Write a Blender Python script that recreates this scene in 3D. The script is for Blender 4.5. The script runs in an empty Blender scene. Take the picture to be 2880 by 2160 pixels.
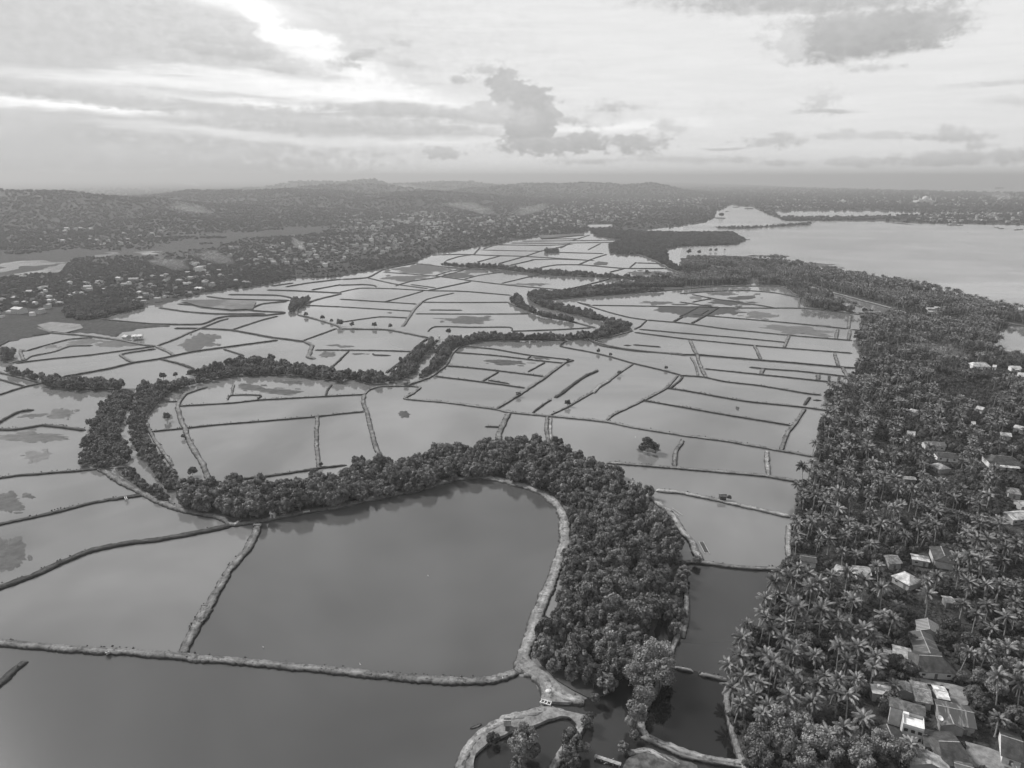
import bpy, math, random
import numpy as np
from mathutils import Vector, noise as mnoise

S = bpy.context.scene
C = S.collection
R = math.radians
random.seed(7)
RNG = np.random.default_rng(7)

# ------------------------------------------------------------------ camera
CAM_H, PITCH, F = 170.0, R(16.36), 1982.0            # F: focal length in photo pixels (2880 wide)
cam = bpy.data.cameras.new('camera')
cam.sensor_width = 36.0
cam.lens = 36.0 * F / 2880.0
cam.clip_start, cam.clip_end = 1.0, 400000.0
cam_ob = bpy.data.objects.new('camera', cam)
C.objects.link(cam_ob)
cam_ob.location = (0, 0, CAM_H)
cam_ob.rotation_euler = (math.pi / 2 - PITCH, 0, 0)
S.camera = cam_ob

# ------------------------------------------------------------------ light and exposure
SUN_AZ, SUN_EL = R(-55), R(40)
S.view_settings.view_transform = 'Standard'
S.view_settings.look = 'None'
S.view_settings.exposure = 0.42
S.view_settings.gamma = 1.0
sun = bpy.data.lights.new('sun', 'SUN')
sun.energy = 3.7
sun.angle = R(10)
sun.color = (1.0, 0.985, 0.97)
sun_ob = bpy.data.objects.new('sun', sun)
C.objects.link(sun_ob)
_sd = Vector((math.sin(SUN_AZ) * math.cos(SUN_EL), math.cos(SUN_AZ) * math.cos(SUN_EL), math.sin(SUN_EL)))
sun_ob.rotation_euler = _sd.to_track_quat('Z', 'Y').to_euler()

# ------------------------------------------------------------------ node helpers
class NT:
    def __init__(s, tree): s.t = tree
    def n(s, typ, **kw):
        nd = s.t.nodes.new(typ)
        for k, v in kw.items():
            if k == 'inp':
                for i, val in v.items():
                    if isinstance(val, bpy.types.NodeSocket): s.t.links.new(val, nd.inputs[i])
                    else: nd.inputs[i].default_value = val
            else: setattr(nd, k, v)
        return nd
    def m(s, op, a, b=None, c=None, clamp=False):
        nd = s.t.nodes.new('ShaderNodeMath'); nd.operation = op; nd.use_clamp = clamp
        for i, v in enumerate((a, b, c)):
            if v is None: continue
            if isinstance(v, bpy.types.NodeSocket): s.t.links.new(v, nd.inputs[i])
            else: nd.inputs[i].default_value = v
        return nd.outputs[0]
    def mix(s, f, a, b):                       # scalar mix
        nd = s.t.nodes.new('ShaderNodeMix'); nd.data_type = 'FLOAT'; nd.clamp_factor = True
        for i, v in zip((0, 2, 3), (f, a, b)):
            if isinstance(v, bpy.types.NodeSocket): s.t.links.new(v, nd.inputs[i])
            else: nd.inputs[i].default_value = v
        return nd.outputs[0]
    def ramp(s, x, lo, hi, a=0.0, b=1.0, smooth=True):
        nd = s.t.nodes.new('ShaderNodeMapRange'); nd.clamp = True
        nd.interpolation_type = 'SMOOTHSTEP' if smooth else 'LINEAR'
        for i, v in enumerate((x, lo, hi, a, b)):
            if isinstance(v, bpy.types.NodeSocket): s.t.links.new(v, nd.inputs[i])
            else: nd.inputs[i].default_value = v
        return nd.outputs[0]
    def noise(s, vec, scale, detail=3.0, rough=0.55, dist=0.0, dims='3D'):
        nd = s.n('ShaderNodeTexNoise', noise_dimensions=dims)
        if vec is not None: s.t.links.new(vec, nd.inputs['Vector'])
        nd.inputs['Scale'].default_value = scale; nd.inputs['Detail'].default_value = detail
        nd.inputs['Roughness'].default_value = rough; nd.inputs['Distortion'].default_value = dist
        return nd.outputs['Fac']

# ------------------------------------------------------------------ projection of photo pixels onto level planes
TILES = {'A': (0, 480, .434), 'B': (960, 480, .434), 'C': (1920, 480, .434), 'D': (0, 1080, .434),
         'E': (960, 1080, .434), 'F': (1920, 1080, .434), 'G': (960, 1440, .434), 'H': (1920, 1440, .434),
         'N': (0, 1700, .434), 'K': (2400, 1740, .2532), 'L': (2400, 1000, .2893), 'M': (1400, 1850, .2712),
         'Q': (1800, 480, .4882), 'S': (0, 0, 1.0), 'T': (0, 0, 1.302)}
CP, SP = math.cos(PITCH), math.sin(PITCH)
def px(t, x, y):
    o = TILES[t]; return o[0] + x * o[2], o[1] + y * o[2]
def ground(sx, sy, z=0.0):
    u, v = (sx - 1440.0) / F, (1080.0 - sy) / F
    dx, dy, dz = u, CP + v * SP, -SP + v * CP
    if dz > -0.0012: dz = -0.0012
    k = (z - CAM_H) / dz
    return (dx * k, dy * k)
def at(t, x, y, z=0.0):
    return ground(*px(t, x, y), z)
def pts(spec, z=0.0):
    """'B 1,2 3,4 | C 5,6' -> list of ground points"""
    out = []
    for seg in spec.split('|'):
        w = seg.split(); t = w[0]
        for p in w[1:]:
            a, b = p.split(','); out.append(at(t, float(a), float(b), z))
    return out
def azel(dx, dy):                              # display pixel (2212 wide) -> azimuth, elevation
    sx, sy = dx * 1.302, dy * 1.302
    u, v = (sx - 1440.0) / F, (1080.0 - sy) / F
    x, y, z = u, CP + v * SP, -SP + v * CP
    return math.atan2(x, y), math.atan2(z, math.hypot(x, y))

# ------------------------------------------------------------------ sky
def build_world():
    w = bpy.data.worlds.new('World'); S.world = w; w.use_nodes = True
    t = w.node_tree
    for n in list(t.nodes): t.nodes.remove(n)
    N = NT(t)
    out = N.n('ShaderNodeOutputWorld'); bg = N.n('ShaderNodeBackground')
    t.links.new(bg.outputs[0], out.inputs[0])
    sky = N.n('ShaderNodeTexSky', sky_type='NISHITA', sun_disc=False)
    sky.sun_elevation = SUN_EL; sky.sun_rotation = SUN_AZ; sky.air_density = 1.0; sky.dust_density = 3.0
    skybw = N.n('ShaderNodeRGBToBW', inp={0: sky.outputs[0]}).outputs[0]
    tc = N.n('ShaderNodeTexCoord')
    sep = N.n('ShaderNodeSeparateXYZ', inp={0: tc.outputs['Generated']})
    az = N.m('ARCTAN2', sep.outputs[0], sep.outputs[1])
    el = N.m('ARCSINE', sep.outputs[2])
    # stretched coordinates: clouds near the horizon are flat
    def vec(kx, ky, off=0.0):
        return N.n('ShaderNodeCombineXYZ', inp={0: N.m('MULTIPLY', az, kx), 1: N.m('MULTIPLY', el, ky), 2: off}).outputs[0]
    w1 = N.m('SUBTRACT', N.noise(vec(16, 30, 11.0), 1.0, 5, 0.6), 0.5); w2 = N.m('SUBTRACT', N.noise(vec(9, 34, 17.0), 1.0, 6, 0.62), 0.5)
    nf = N.noise(vec(62, 88), 1.0, 7, 0.62)               # puffy detail
    ns = N.noise(vec(8, 75, 3.0), 1.0, 8, 0.66, 0.5)       # streaks
    nb = N.noise(vec(5, 9, 7.0), 1.0, 4, 0.55)            # broad
    pf = N.m('SUBTRACT', nf, 0.5); ps = N.m('SUBTRACT', ns, 0.5); pb = N.m('SUBTRACT', nb, 0.5)
    az0, el0 = az, el
    az = N.m('ADD', az, N.m('MULTIPLY', w1, 0.07)); el = N.m('ADD', el, N.m('MULTIPLY', w2, N.ramp(el0, 0.0, R(3), 0.004, 0.026)))
    # base value by elevation (linear light)
    base = N.ramp(el, R(0.0), R(2.2), 0.60, 0.63)
    base = N.mix(N.ramp(el, R(1.5), R(6.5)), base, 0.645)
    base = N.mix(N.ramp(el, R(10.0), R(32.0)), base, 0.66)
    base = N.mix(N.ramp(el, R(28.0), R(55.0)), base, 0.50)
    base = N.m('ADD', base, N.m('MULTIPLY', ps, N.ramp(el, R(0.3), R(2.5), 0.0, 0.16)))
    # clouds high overhead, seen only mirrored in the ponds
    hi = N.ramp(el, R(13), R(22))
    base = N.m('ADD', base, N.m('MULTIPLY', N.m('MULTIPLY', pb, hi), 1.9))
    val = base
    def blob(cx, cy, rx, ry, v, soft=0.5, kp=0.0, ks=0.0, rot=0.0, a=1.0):
        """ellipse at display pixel (cx,cy), radii in display pixels, value v"""
        nonlocal val
        a0, e0 = azel(cx, cy); k = 1.302 / F
        dx = N.m('DIVIDE', N.m('SUBTRACT', az, a0), rx * k / 1.0)
        dy = N.m('DIVIDE', N.m('SUBTRACT', el, e0), ry * k)
        if rot:
            c, s = math.cos(R(rot)), math.sin(R(rot)); q = ry / rx
            dx0 = N.m('SUBTRACT', az, a0); dy0 = N.m('SUBTRACT', el, e0)
            dx = N.m('DIVIDE', N.m('ADD', N.m('MULTIPLY', dx0, c), N.m('MULTIPLY', dy0, s)), rx * k)
            dy = N.m('DIVIDE', N.m('SUBTRACT', N.m('MULTIPLY', dy0, c), N.m('MULTIPLY', dx0, s)), ry * k)
        r = N.m('ADD', N.m('MULTIPLY', dx, dx), N.m('MULTIPLY', dy, dy))
        r = N.m('SQRT', r)
        if kp: r = N.m('ADD', r, N.m('MULTIPLY', pf, kp * 1.7))
        if ks: r = N.m('ADD', r, N.m('MULTIPLY', ps, ks * 1.7))
        msk = N.ramp(r, 1.0 + soft * 0.5, 1.0 - soft, 0.0, a)
        vv = N.m('ADD', N.m('ADD', v, N.m('MULTIPLY', pf, 0.16)), N.m('MULTIPLY', N.ramp(dy, -1.2, 1.2, -0.5, 0.5), 0.07 if v < .6 else 0.0))
        val = N.mix(msk, val, vv)
    # left cloud deck
    blob(150, 130, 700, 190, 0.49, 0.9, 0.5, 0.6)
    blob(-150, 100, 420, 260, 0.46, 0.9, 0.4, 0.5)
    blob(60, 320, 560, 85, 0.40, 0.8, 0.9, 0.5)
    blob(330, 345, 330, 30, 0.43, 0.7, 1.4, 0.3)
    blob(-40, 250, 130, 60, 0.47, 0.7, 0.9, 0.3)
    # bright break in the deck
    blob(490, 0, 140, 22, 0.80, 0.8, 0.7, 0.5, -10)
    blob(575, 40, 60, 20, 0.86, 0.7, 0.9, 0.3, -28)
    blob(640, 82, 70, 16, 0.98, 0.7, 0.9, 0.4)
    blob(690, 120, 100, 24, 0.78, 1.0, 1.3, 0.7, -18)
    blob(760, 145, 110, 26, 0.82, 1.0, 1.5, 0.8, -20)
    blob(700, 195, 290, 20, 0.92, 1.0, 0.5, 1.1, -4)
    blob(150, 224, 230, 13, 0.90, 1.1, 0.5, 0.9, -3)
    blob(420, 180, 380, 14, 0.72, 1.0, 0.4, 1.0)
    blob(640, 232, 330, 12, 0.85, 1.0, 0.5, 1.1, -2)
    # grey bands
    blob(90, 200, 220, 13, 0.44, 0.9, 0.6, 0.9, -3)
    blob(520, 238, 330, 14, 0.46, 0.8, 0.5, 1.2, -3)
    blob(900, 245, 270, 19, 0.45, 0.6, 0.6, 1.0, -2)
    blob(820, 278, 420, 19, 0.46, 0.7, 0.7, 1.0, -2)
    blob(950, 303, 260, 9, 0.70, 1.2, 0.6, 1.3)
    blob(1320, 275, 190, 10, 0.80, 1.2, 0.6, 1.3, 2)
    blob(470, 285, 210, 8, 0.64, 1.2, 0.6, 1.4, -4)
    blob(640, 302, 220, 8, 0.62, 1.2, 0.6, 1.4, -2)
    blob(430, 76, 70, 8, 0.48, 0.8, 0.6, 0.5, -7)
    blob(470, 107, 90, 11, 0.45, 0.8, 0.8, 0.5, -6)
    blob(565, 115, 32, 8, 0.48, 0.8, 0.8, 0.5)
    blob(610, 148, 60, 5, 0.48, 0.8, 0.5, 0.5)
    blob(775, 120, 45, 12, 0.45, 0.8, 1.4, 0.4, 10)
    blob(745, 143, 42, 8, 0.50, 0.8, 1.3, 0.4)
    blob(885, 139, 34, 10, 0.52, 0.8, 1.6, 0.3)
    blob(1045, 150, 40, 14, 0.48, 0.7, 2.0, 0.2, 12)
    # cumulus tower and its skirts
    blob(1100, 185, 42, 34, 0.42, 0.25, 1.0, 0.0, -30)
    blob(1135, 225, 62, 42, 0.40, 0.2, 0.8)
    blob(1192, 248, 22, 26, 0.42, 0.3, 1.0)
    blob(1150, 285, 54, 46, 0.38, 0.2, 0.7)
    blob(1060, 240, 60, 22, 0.52, 0.6, 1.6)
    blob(1185, 317, 120, 17, 0.40, 0.4, 1.4)
    blob(1262, 305, 28, 22, 0.41, 0.4, 1.3)
    blob(1370, 310, 75, 20, 0.42, 0.45, 1.6)
    blob(1310, 245, 80, 22, 0.60, 0.8, 2.0, 0.4, 12)
    blob(955, 330, 46, 14, 0.45, 0.45, 1.8)
    # dark clouds at the top right
    blob(1730, -6, 300, 26, 0.44, 0.7, 0.8, 0.3, -2)
    blob(1880, 75, 165, 42, 0.38, 0.4, 0.6, 0.1, 3)
    blob(2030, 52, 34, 40, 0.42, 0.6, 1.0)
    blob(1800, 55, 90, 28, 0.42, 0.7, 1.0)
    blob(1710, 95, 30, 26, 0.56, 0.8, 1.8)
    blob(1640, 85, 20, 14, 0.58, 0.8, 1.8)
    blob(1880, 144, 50, 9, 0.52, 0.8, 1.6, 0.3)
    for cx_, cy_, rx_, ry_ in ((1000, 175, 26, 8), (1330, 232, 40, 12), (1235, 262, 36, 10), (1980, 296, 34, 6), (2100, 296, 28, 7), (1700, 352, 60, 6), (1590, 345, 50, 5), (1270, 348, 70, 6), (520, 332, 26, 13), (350, 326, 26, 18), (250, 330, 30, 16), (450, 342, 50, 8), (720, 268, 120, 7), (330, 232, 70, 5), (860, 95, 30, 6), (1130, 262, 30, 24)):
        blob(cx_, cy_, rx_, ry_, 0.47, 0.9, 1.7, 0.4)
    # small clouds over the sea
    blob(1775, 218, 28, 20, 0.54, 0.7, 1.8)
    blob(1785, 240, 62, 5, 0.46, 0.6, 0.4, 0.3)
    blob(1675, 303, 66, 13, 0.47, 0.6, 1.8)
    blob(1550, 232, 50, 14, 0.62, 0.8, 2.0)
    blob(1805, 291, 26, 11, 0.52, 0.6, 1.6)
    blob(1895, 294, 52, 9, 0.53, 0.6, 1.8)
    blob(2052, 290, 38, 17, 0.48, 0.5, 1.5)
    blob(1440, 270, 38, 14, 0.56, 0.8, 1.8, 0, -20)
    blob(1560, 318, 44, 4, 0.48, 0.6, 0.5, 0.5)
    blob(2150, 180, 90, 5, 0.54, 0.8, 0.6, 0.8, 3)
    blob(2190, 215, 50, 10, 0.55, 0.8, 1.4)
    blob(2080, 342, 190, 13, 0.45, 0.5, 1.5, 0.3, 2)
    blob(1840, 349, 60, 8, 0.48, 0.5, 1.6)
    blob(1480, 345, 130, 9, 0.50, 0.8, 1.4, 0.4)
    blob(2110, 315, 30, 6, 0.50, 0.6, 1.6)
    # the Nishita daylight shows through the thin cloud a little
    fin = N.m('MULTIPLY', N.mix(0.0, val, skybw), 1.0)
    clear = N.m('MULTIPLY', skybw, 0.10)
    tot = N.m('ADD', N.m('MULTIPLY', fin, 0.94), N.m('MULTIPLY', clear, 0.06))
    STR = 0.1
    rgb = N.n('ShaderNodeCombineColor', inp={0: N.m('MULTIPLY', tot, 1 / STR), 1: N.m('MULTIPLY', tot, 1 / STR), 2: N.m('MULTIPLY', tot, 1 / STR)})
    t.links.new(rgb.outputs[0], bg.inputs[0]); bg.inputs[1].default_value = STR
build_world()

# ------------------------------------------------------------------ materials (the photograph is black and white: greys only)
MATS = {}
def mat(name, build):
    if name in MATS: return MATS[name]
    m = bpy.data.materials.new(name); m.use_nodes = True
    t = m.node_tree; b = t.nodes['Principled BSDF']; N = NT(t)
    build(N, b, t); MATS[name] = m
    return m
def setcol(N, b, v):
    if isinstance(v, float): b.inputs['Base Color'].default_value = (v, v, v, 1); return
    c = N.n('ShaderNodeCombineColor', inp={0: v, 1: v, 2: v}); N.t.links.new(c.outputs[0], b.inputs['Base Color'])
def bump(N, b, h, strength, dist):
    bp = N.n('ShaderNodeBump', inp={'Strength': strength, 'Distance': dist, 'Height': h})
    N.t.links.new(bp.outputs[0], b.inputs['Normal'])
def geo_pos(N): return N.n('ShaderNodeNewGeometry').outputs['Position']
def obj_co(N): return N.n('ShaderNodeTexCoord').outputs['Object']

def m_plain(name, v, rough=0.7, var=0.25, scale=1.5):
    def f(N, b, t):
        n = N.noise(obj_co(N), scale, 4)
        setcol(N, b, N.m('MULTIPLY', v, N.ramp(n, 0.3, 0.7, 1 - var, 1 + var)))
        b.inputs['Roughness'].default_value = rough
        b.inputs['Specular IOR Level'].default_value = 0.3
    return mat(name, f)
def m_leaf(name, lo, hi, scale=0.5, tr=0.12):
    def f(N, b, t):
        oi = N.n('ShaderNodeObjectInfo').outputs['Random']
        n = N.noise(obj_co(N), scale, 3)
        v = N.mix(N.ramp(n, 0.3, 0.7), lo, hi)
        v = N.m('MULTIPLY', v, N.ramp(oi, 0, 1, 0.62, 1.45, False))
        setcol(N, b, v)
        b.inputs['Roughness'].default_value = 0.55
        b.inputs['Specular IOR Level'].default_value = 0.35
        b.inputs['Transmission Weight'].default_value = 0.0
        tl = N.n('ShaderNodeBsdfTranslucent'); c = N.n('ShaderNodeCombineColor', inp={0: v, 1: v, 2: v})
        t.links.new(c.outputs[0], tl.inputs[0])
        mx = N.n('ShaderNodeMixShader'); mx.inputs[0].default_value = tr
        t.links.new(b.outputs[0], mx.inputs[1]); t.links.new(tl.outputs[0], mx.inputs[2])
        t.links.new(mx.outputs[0], t.nodes['Material Output'].inputs[0])
    return mat(name, f)
def m_ground():
    def f(N, b, t):
        p = geo_pos(N)
        n1 = N.noise(p, 0.018, 5, 0.6); n2 = N.noise(p, 0.25, 4, 0.65); n3 = N.noise(p, 0.0016, 4)
        v = N.mix(N.ramp(n2, 0.3, 0.75), 0.028, 0.065)
        v = N.mix(N.ramp(n1, 0.58, 0.78), v, 0.08)
        v = N.m('MULTIPLY', v, N.ramp(n3, 0.3, 0.7, 0.8, 1.3))
        setcol(N, b, v); b.inputs['Roughness'].default_value = 0.95
        b.inputs['Specular IOR Level'].default_value = 0.1
        bump(N, b, N.noise(p, 0.03, 6, 0.75), 0.8, 7.0)
    return mat('ground_mottled', f)
def m_water(name, turb, rough, bs, scale, spec=0.5, aniso=1.0, ior=1.45):
    def f(N, b, t):
        p = geo_pos(N)
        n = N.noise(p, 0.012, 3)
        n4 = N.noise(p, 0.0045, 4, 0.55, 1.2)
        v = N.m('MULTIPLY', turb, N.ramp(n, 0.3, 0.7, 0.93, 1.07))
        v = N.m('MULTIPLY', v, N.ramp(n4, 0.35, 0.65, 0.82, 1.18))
        if name == 'bay_water':
            mq = N.n('ShaderNodeMapping', inp={0: p, 2: (0, 0, .5), 3: (.0012, .006, 1)})
            v = N.m('MULTIPLY', v, N.ramp(N.noise(mq.outputs[0], 1.0, 4, .6, .8), .45, .62, .94, 1.22))  # sheen of wind slicks put into the base colour as pale bands
        setcol(N, b, v)
        b.inputs['Roughness'].default_value = rough
        b.inputs['IOR'].default_value = ior
        mp = N.n('ShaderNodeMapping', inp={0: p, 3: (1.0, aniso, 1.0)})
        w1 = N.noise(mp.outputs[0], scale, 3, 0.6)
        bump(N, b, w1, bs, 0.05)
    return mat(name, f)
def m_dike(name, top, side, sand=0.0):
    """cross position comes from the mesh attribute 'across' (0 middle, 1 foot of the bank)"""
    def f(N, b, t):
        p = geo_pos(N)
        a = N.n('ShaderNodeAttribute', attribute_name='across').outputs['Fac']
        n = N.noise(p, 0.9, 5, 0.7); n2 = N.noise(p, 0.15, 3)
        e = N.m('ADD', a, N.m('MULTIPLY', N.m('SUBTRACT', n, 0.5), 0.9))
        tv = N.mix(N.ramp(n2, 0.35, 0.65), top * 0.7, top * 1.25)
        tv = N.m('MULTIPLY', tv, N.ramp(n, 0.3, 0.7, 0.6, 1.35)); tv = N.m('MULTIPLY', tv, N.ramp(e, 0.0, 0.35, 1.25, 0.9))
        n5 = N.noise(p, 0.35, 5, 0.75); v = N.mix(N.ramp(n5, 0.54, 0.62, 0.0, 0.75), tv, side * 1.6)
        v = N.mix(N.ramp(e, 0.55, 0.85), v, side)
        setcol(N, b, v); b.inputs['Roughness'].default_value = 0.95
        b.inputs['Specular IOR Level'].default_value = 0.1
        bump(N, b, n, 0.7, 0.25)
    return mat(name, f)
def m_mud(name, lo, hi, rough=0.5, sc=0.15):
    def f(N, b, t):
        p = geo_pos(N); n = N.noise(p, sc, 5, 0.7)
        setcol(N, b, N.mix(N.ramp(n, 0.3, 0.7), lo, hi)); b.inputs['Roughness'].default_value = rough
        b.inputs['Specular IOR Level'].default_value = 0.25
        bump(N, b, n, 0.4, 0.3)
    return mat(name, f)
def m_roof(name, v, kind='sheet'):
    def f(N, b, t):
        o = obj_co(N); sp = N.n('ShaderNodeSeparateXYZ', inp={0: o})
        n = N.noise(o, 0.6, 4, 0.7)
        col = N.m('MULTIPLY', v, N.ramp(n, 0.3, 0.7, 0.55, 1.3)); mp0 = N.n('ShaderNodeMapping', inp={0: o, 3: (.5, .28, .28)})
        vr = N.n('ShaderNodeTexVoronoi', distance='CHEBYCHEV', inp={0: mp0.outputs[0], 'Scale': 1.6}); vb = N.n('ShaderNodeRGBToBW', inp={0: vr.outputs['Color']}).outputs[0]
        col = N.m('MULTIPLY', col, N.ramp(vb, .2, .8, .7, 1.25))
        if kind == 'striped':
            w = N.m('SINE', N.m('MULTIPLY', sp.outputs[0], 6.5))
            col = N.mix(N.ramp(w, -0.2, 0.3), 0.05, v)
        elif kind == 'patchy':
            br = N.n('ShaderNodeTexBrick', inp={0: o, 'Scale': 0.9, 'Color1': (1, 1, 1, 1), 'Color2': (.15, .15, .15, 1), 'Mortar': (.1, .1, .1, 1), 'Mortar Size': 0.03})
            br.offset = 0.5
            bw = N.n('ShaderNodeRGBToBW', inp={0: br.outputs[0]}).outputs[0]
            col = N.m('MULTIPLY', col, N.mix(bw, 0.35, 1.15))
        elif kind == 'streaky':
            mp = N.n('ShaderNodeMapping', inp={0: o, 3: (1.2, 0.12, 0.12)})
            s = N.noise(mp.outputs[0], 1.0, 4, 0.7)
            col = N.mix(N.ramp(s, 0.52, 0.66), v, 0.2)
        cor = N.m('SINE', N.m('MULTIPLY', sp.outputs[0], 18.0))
        setcol(N, b, N.m('MULTIPLY', col, N.ramp(cor, -1, 1, 0.88, 1.08)))
        b.inputs['Roughness'].default_value = 0.6; b.inputs['Specular IOR Level'].default_value = 0.3
        bump(N, b, cor, 0.3, 0.05)
    return mat(name, f)

LEAF_M = lambda: m_leaf('mangrove_leaves', 0.022, 0.20)
LEAF_B = lambda: m_leaf('broad_leaves', 0.03, 0.12)
LEAF_L = lambda: m_leaf('pale_leaves', 0.12, 0.24)
LEAF_P = lambda: m_leaf('palm_fronds', 0.035, 0.22)
LEAF_F = lambda: m_leaf('far_leaves', 0.05, 0.10, 0.1, .3)
BARK = lambda: m_plain('bark', 0.10, 0.9)
PBARK = lambda: m_plain('palm_bark', 0.26, 0.9)

# ------------------------------------------------------------------ mesh helpers
def np_mesh(name, V, Fc, m=None, attr=None, smooth=False):
    V = np.asarray(V, dtype=np.float32); Fc = np.asarray(Fc, dtype=np.int32)
    me = bpy.data.meshes.new(name); k = Fc.shape[1]
    me.vertices.add(len(V)); me.vertices.foreach_set('co', V.ravel())
    me.loops.add(Fc.size); me.loops.foreach_set('vertex_index', Fc.ravel())
    me.polygons.add(len(Fc)); me.polygons.foreach_set('loop_start', np.arange(0, Fc.size, k, dtype=np.int32))
    try: me.polygons.foreach_set('loop_total', np.full(len(Fc), k, dtype=np.int32))
    except Exception: pass
    if attr is not None:
        for an, av in attr.items():
            a = me.attributes.new(an, 'FLOAT', 'POINT'); a.data.foreach_set('value', np.asarray(av, dtype=np.float32))
    me.update(calc_edges=True); me.validate()
    if smooth: me.polygons.foreach_set('use_smooth', np.ones(len(Fc), dtype=bool))
    if m: me.materials.append(m)
    return me
def ob(name, me, parent=None, label=None, cat=None, group=None, kind=None, loc=None):
    o = bpy.data.objects.new(name, me); C.objects.link(o)
    if parent is not None: o.parent = parent
    tag(o, label, cat, group, kind)
    if loc is not None: o.location = loc
    return o
def tag(o, label=None, cat=None, group=None, kind=None):
    if label: o['label'] = label
    if cat: o['category'] = cat
    if group: o['group'] = group
    if kind: o['kind'] = kind
    return o
class MB:
    """collects polygons for one mesh"""
    def __init__(s): s.v = []; s.f = []
    def add(s, vs, fs):
        k = len(s.v); s.v += [tuple(v) for v in vs]; s.f += [tuple(i + k for i in f) for f in fs]
    def box(s, c, size, rz=0.0, tilt=0.0):
        x, y, z = [q / 2 for q in size]; cs, sn = math.cos(rz), math.sin(rz)
        vs = []
        for dz in (-z, z):
            for dx, dy in ((-x, -y), (x, -y), (x, y), (-x, y)):
                vs.append((c[0] + dx * cs - dy * sn, c[1] + dx * sn + dy * cs, c[2] + dz + dx * tilt))
        s.add(vs, [(3, 2, 1, 0), (4, 5, 6, 7), (0, 1, 5, 4), (1, 2, 6, 5), (2, 3, 7, 6), (3, 0, 4, 7)])
    def tube(s, path, radii, n=6):
        rings = []
        for i, p in enumerate(path):
            p = Vector(p); q = Vector(path[min(i + 1, len(path) - 1)]) - Vector(path[max(i - 1, 0)])
            q.normalize(); a = q.orthogonal().normalized(); b = q.cross(a)
            rings.append([p + (a * math.cos(2 * math.pi * k / n) + b * math.sin(2 * math.pi * k / n)) * radii[i] for k in range(n)])
        vs = [v for r in rings for v in r]; fs = []
        for i in range(len(rings) - 1):
            for k in range(n):
                fs.append((i * n + k, i * n + (k + 1) % n, (i + 1) * n + (k + 1) % n, (i + 1) * n + k))
        fs.append(tuple(range(n - 1, -1, -1))); fs.append(tuple((len(rings) - 1) * n + k for k in range(n)))
        s.add(vs, fs)
    def dome(s, c, r, h, n=12, m=5, base=0.0):
        vs = []; fs = []
        for j in range(m + 1):
            a = math.pi / 2 * j / m
            for k in range(n):
                t = 2 * math.pi * k / n
                vs.append((c[0] + r * math.cos(a) * math.cos(t), c[1] + r * math.cos(a) * math.sin(t), c[2] + h * math.sin(a)))
        for j in range(m):
            for k in range(n):
                fs.append((j * n + k, j * n + (k + 1) % n, (j + 1) * n + (k + 1) % n, (j + 1) * n + k))
        fs.append(tuple(range(n - 1, -1, -1)))
        s.add(vs, fs)
    def mesh(s, name, m):
        me = bpy.data.meshes.new(name); me.from_pydata(s.v, [], s.f); me.update()
        if m: me.materials.append(m)
        return me
    def build(s, name, m, parent=None, **kw): return ob(name, s.mesh(name, m), parent, **kw)

# ------------------------------------------------------------------ polygons in the ground plane
def inside(poly, X, Y):
    P = np.asarray(poly); c = np.zeros(X.shape, bool); j = len(P) - 1
    for i in range(len(P)):
        xi, yi = P[i]; xj, yj = P[j]
        if yi != yj:
            c ^= ((yi > Y) != (yj > Y)) & (X < (xj - xi) * (Y - yi) / (yj - yi) + xi)
        j = i
    return c
def sdist(poly, X, Y):                       # positive inside
    P = np.asarray(poly); d2 = np.full(X.shape, 1e18); j = len(P) - 1
    for i in range(len(P)):
        ax, ay = P[j]; bx, by = P[i]; ex, ey = bx - ax, by - ay
        L = ex * ex + ey * ey + 1e-9
        t = np.clip(((X - ax) * ex + (Y - ay) * ey) / L, 0, 1)
        d2 = np.minimum(d2, (X - ax - t * ex) ** 2 + (Y - ay - t * ey) ** 2); j = i
    d = np.sqrt(d2)
    return np.where(inside(poly, X, Y), d, -d)

LAND = {
 # village and palm groves on the right, with the coast
 'village': pts('C 2600,1060 2212,935 2100,905 1900,860 1700,800 1500,755 1300,725 1150,700 1000,668 850,640 720,605 600,582 400,552 200,545 50,560 20,580 | B 2212,590 2180,625 2212,665 | C 60,690 0,700 | B 1900,690 1960,700 2212,748 | C 0,750 150,745 450,742 650,748 780,825 770,885 1000,905 1150,935 1140,1020 1110,1100 1150,1270 1060,1330 1090,1400 900,1450 950,1540 930,1600 | F 940,170 880,290 850,480 840,600 745,650 705,850 690,920 685,1150 640,1210 | H 600,380 520,560 470,760 380,860 300,900 285,1050 265,1150 270,1300 330,1560 380,1760 500,2300 2600,2300 2600,1600 2800,0'),
 'mangrove_wood': pts('B 1600,385 1900,395 2212,402 | C 330,402 415,452 350,480 100,490 0,492 | B 2105,505 2130,580 2200,640 2212,665 2130,640 2060,600 1950,548 1740,538 1730,480 1830,450 1650,425'),
 'north_shore': pts('B 1600,392 1900,395 | C 0,358 150,332 215,305 225,262 315,222 450,238 550,285 660,325 800,330 1000,326 1200,322 1400,335 1560,345 1800,345 2000,350 2212,356 2800,370 2800,165 2212,143 1500,128 900,113 600,99 400,90 0,78 | B 2090,72 1700,57 1400,51 | A 2000,43.5 -900,43.5 -900,1300 -300,1160 0,1130 330,1050 600,1058 760,1085 800,1052 900,1032 1110,1010 1000,1000 760,978 660,962 900,880 1050,872 1170,838 1340,795 1700,752 1900,705 2212,692 | B 0,690 480,597 600,545 900,495 1000,480 1200,440 1560,413'),
}
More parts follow.
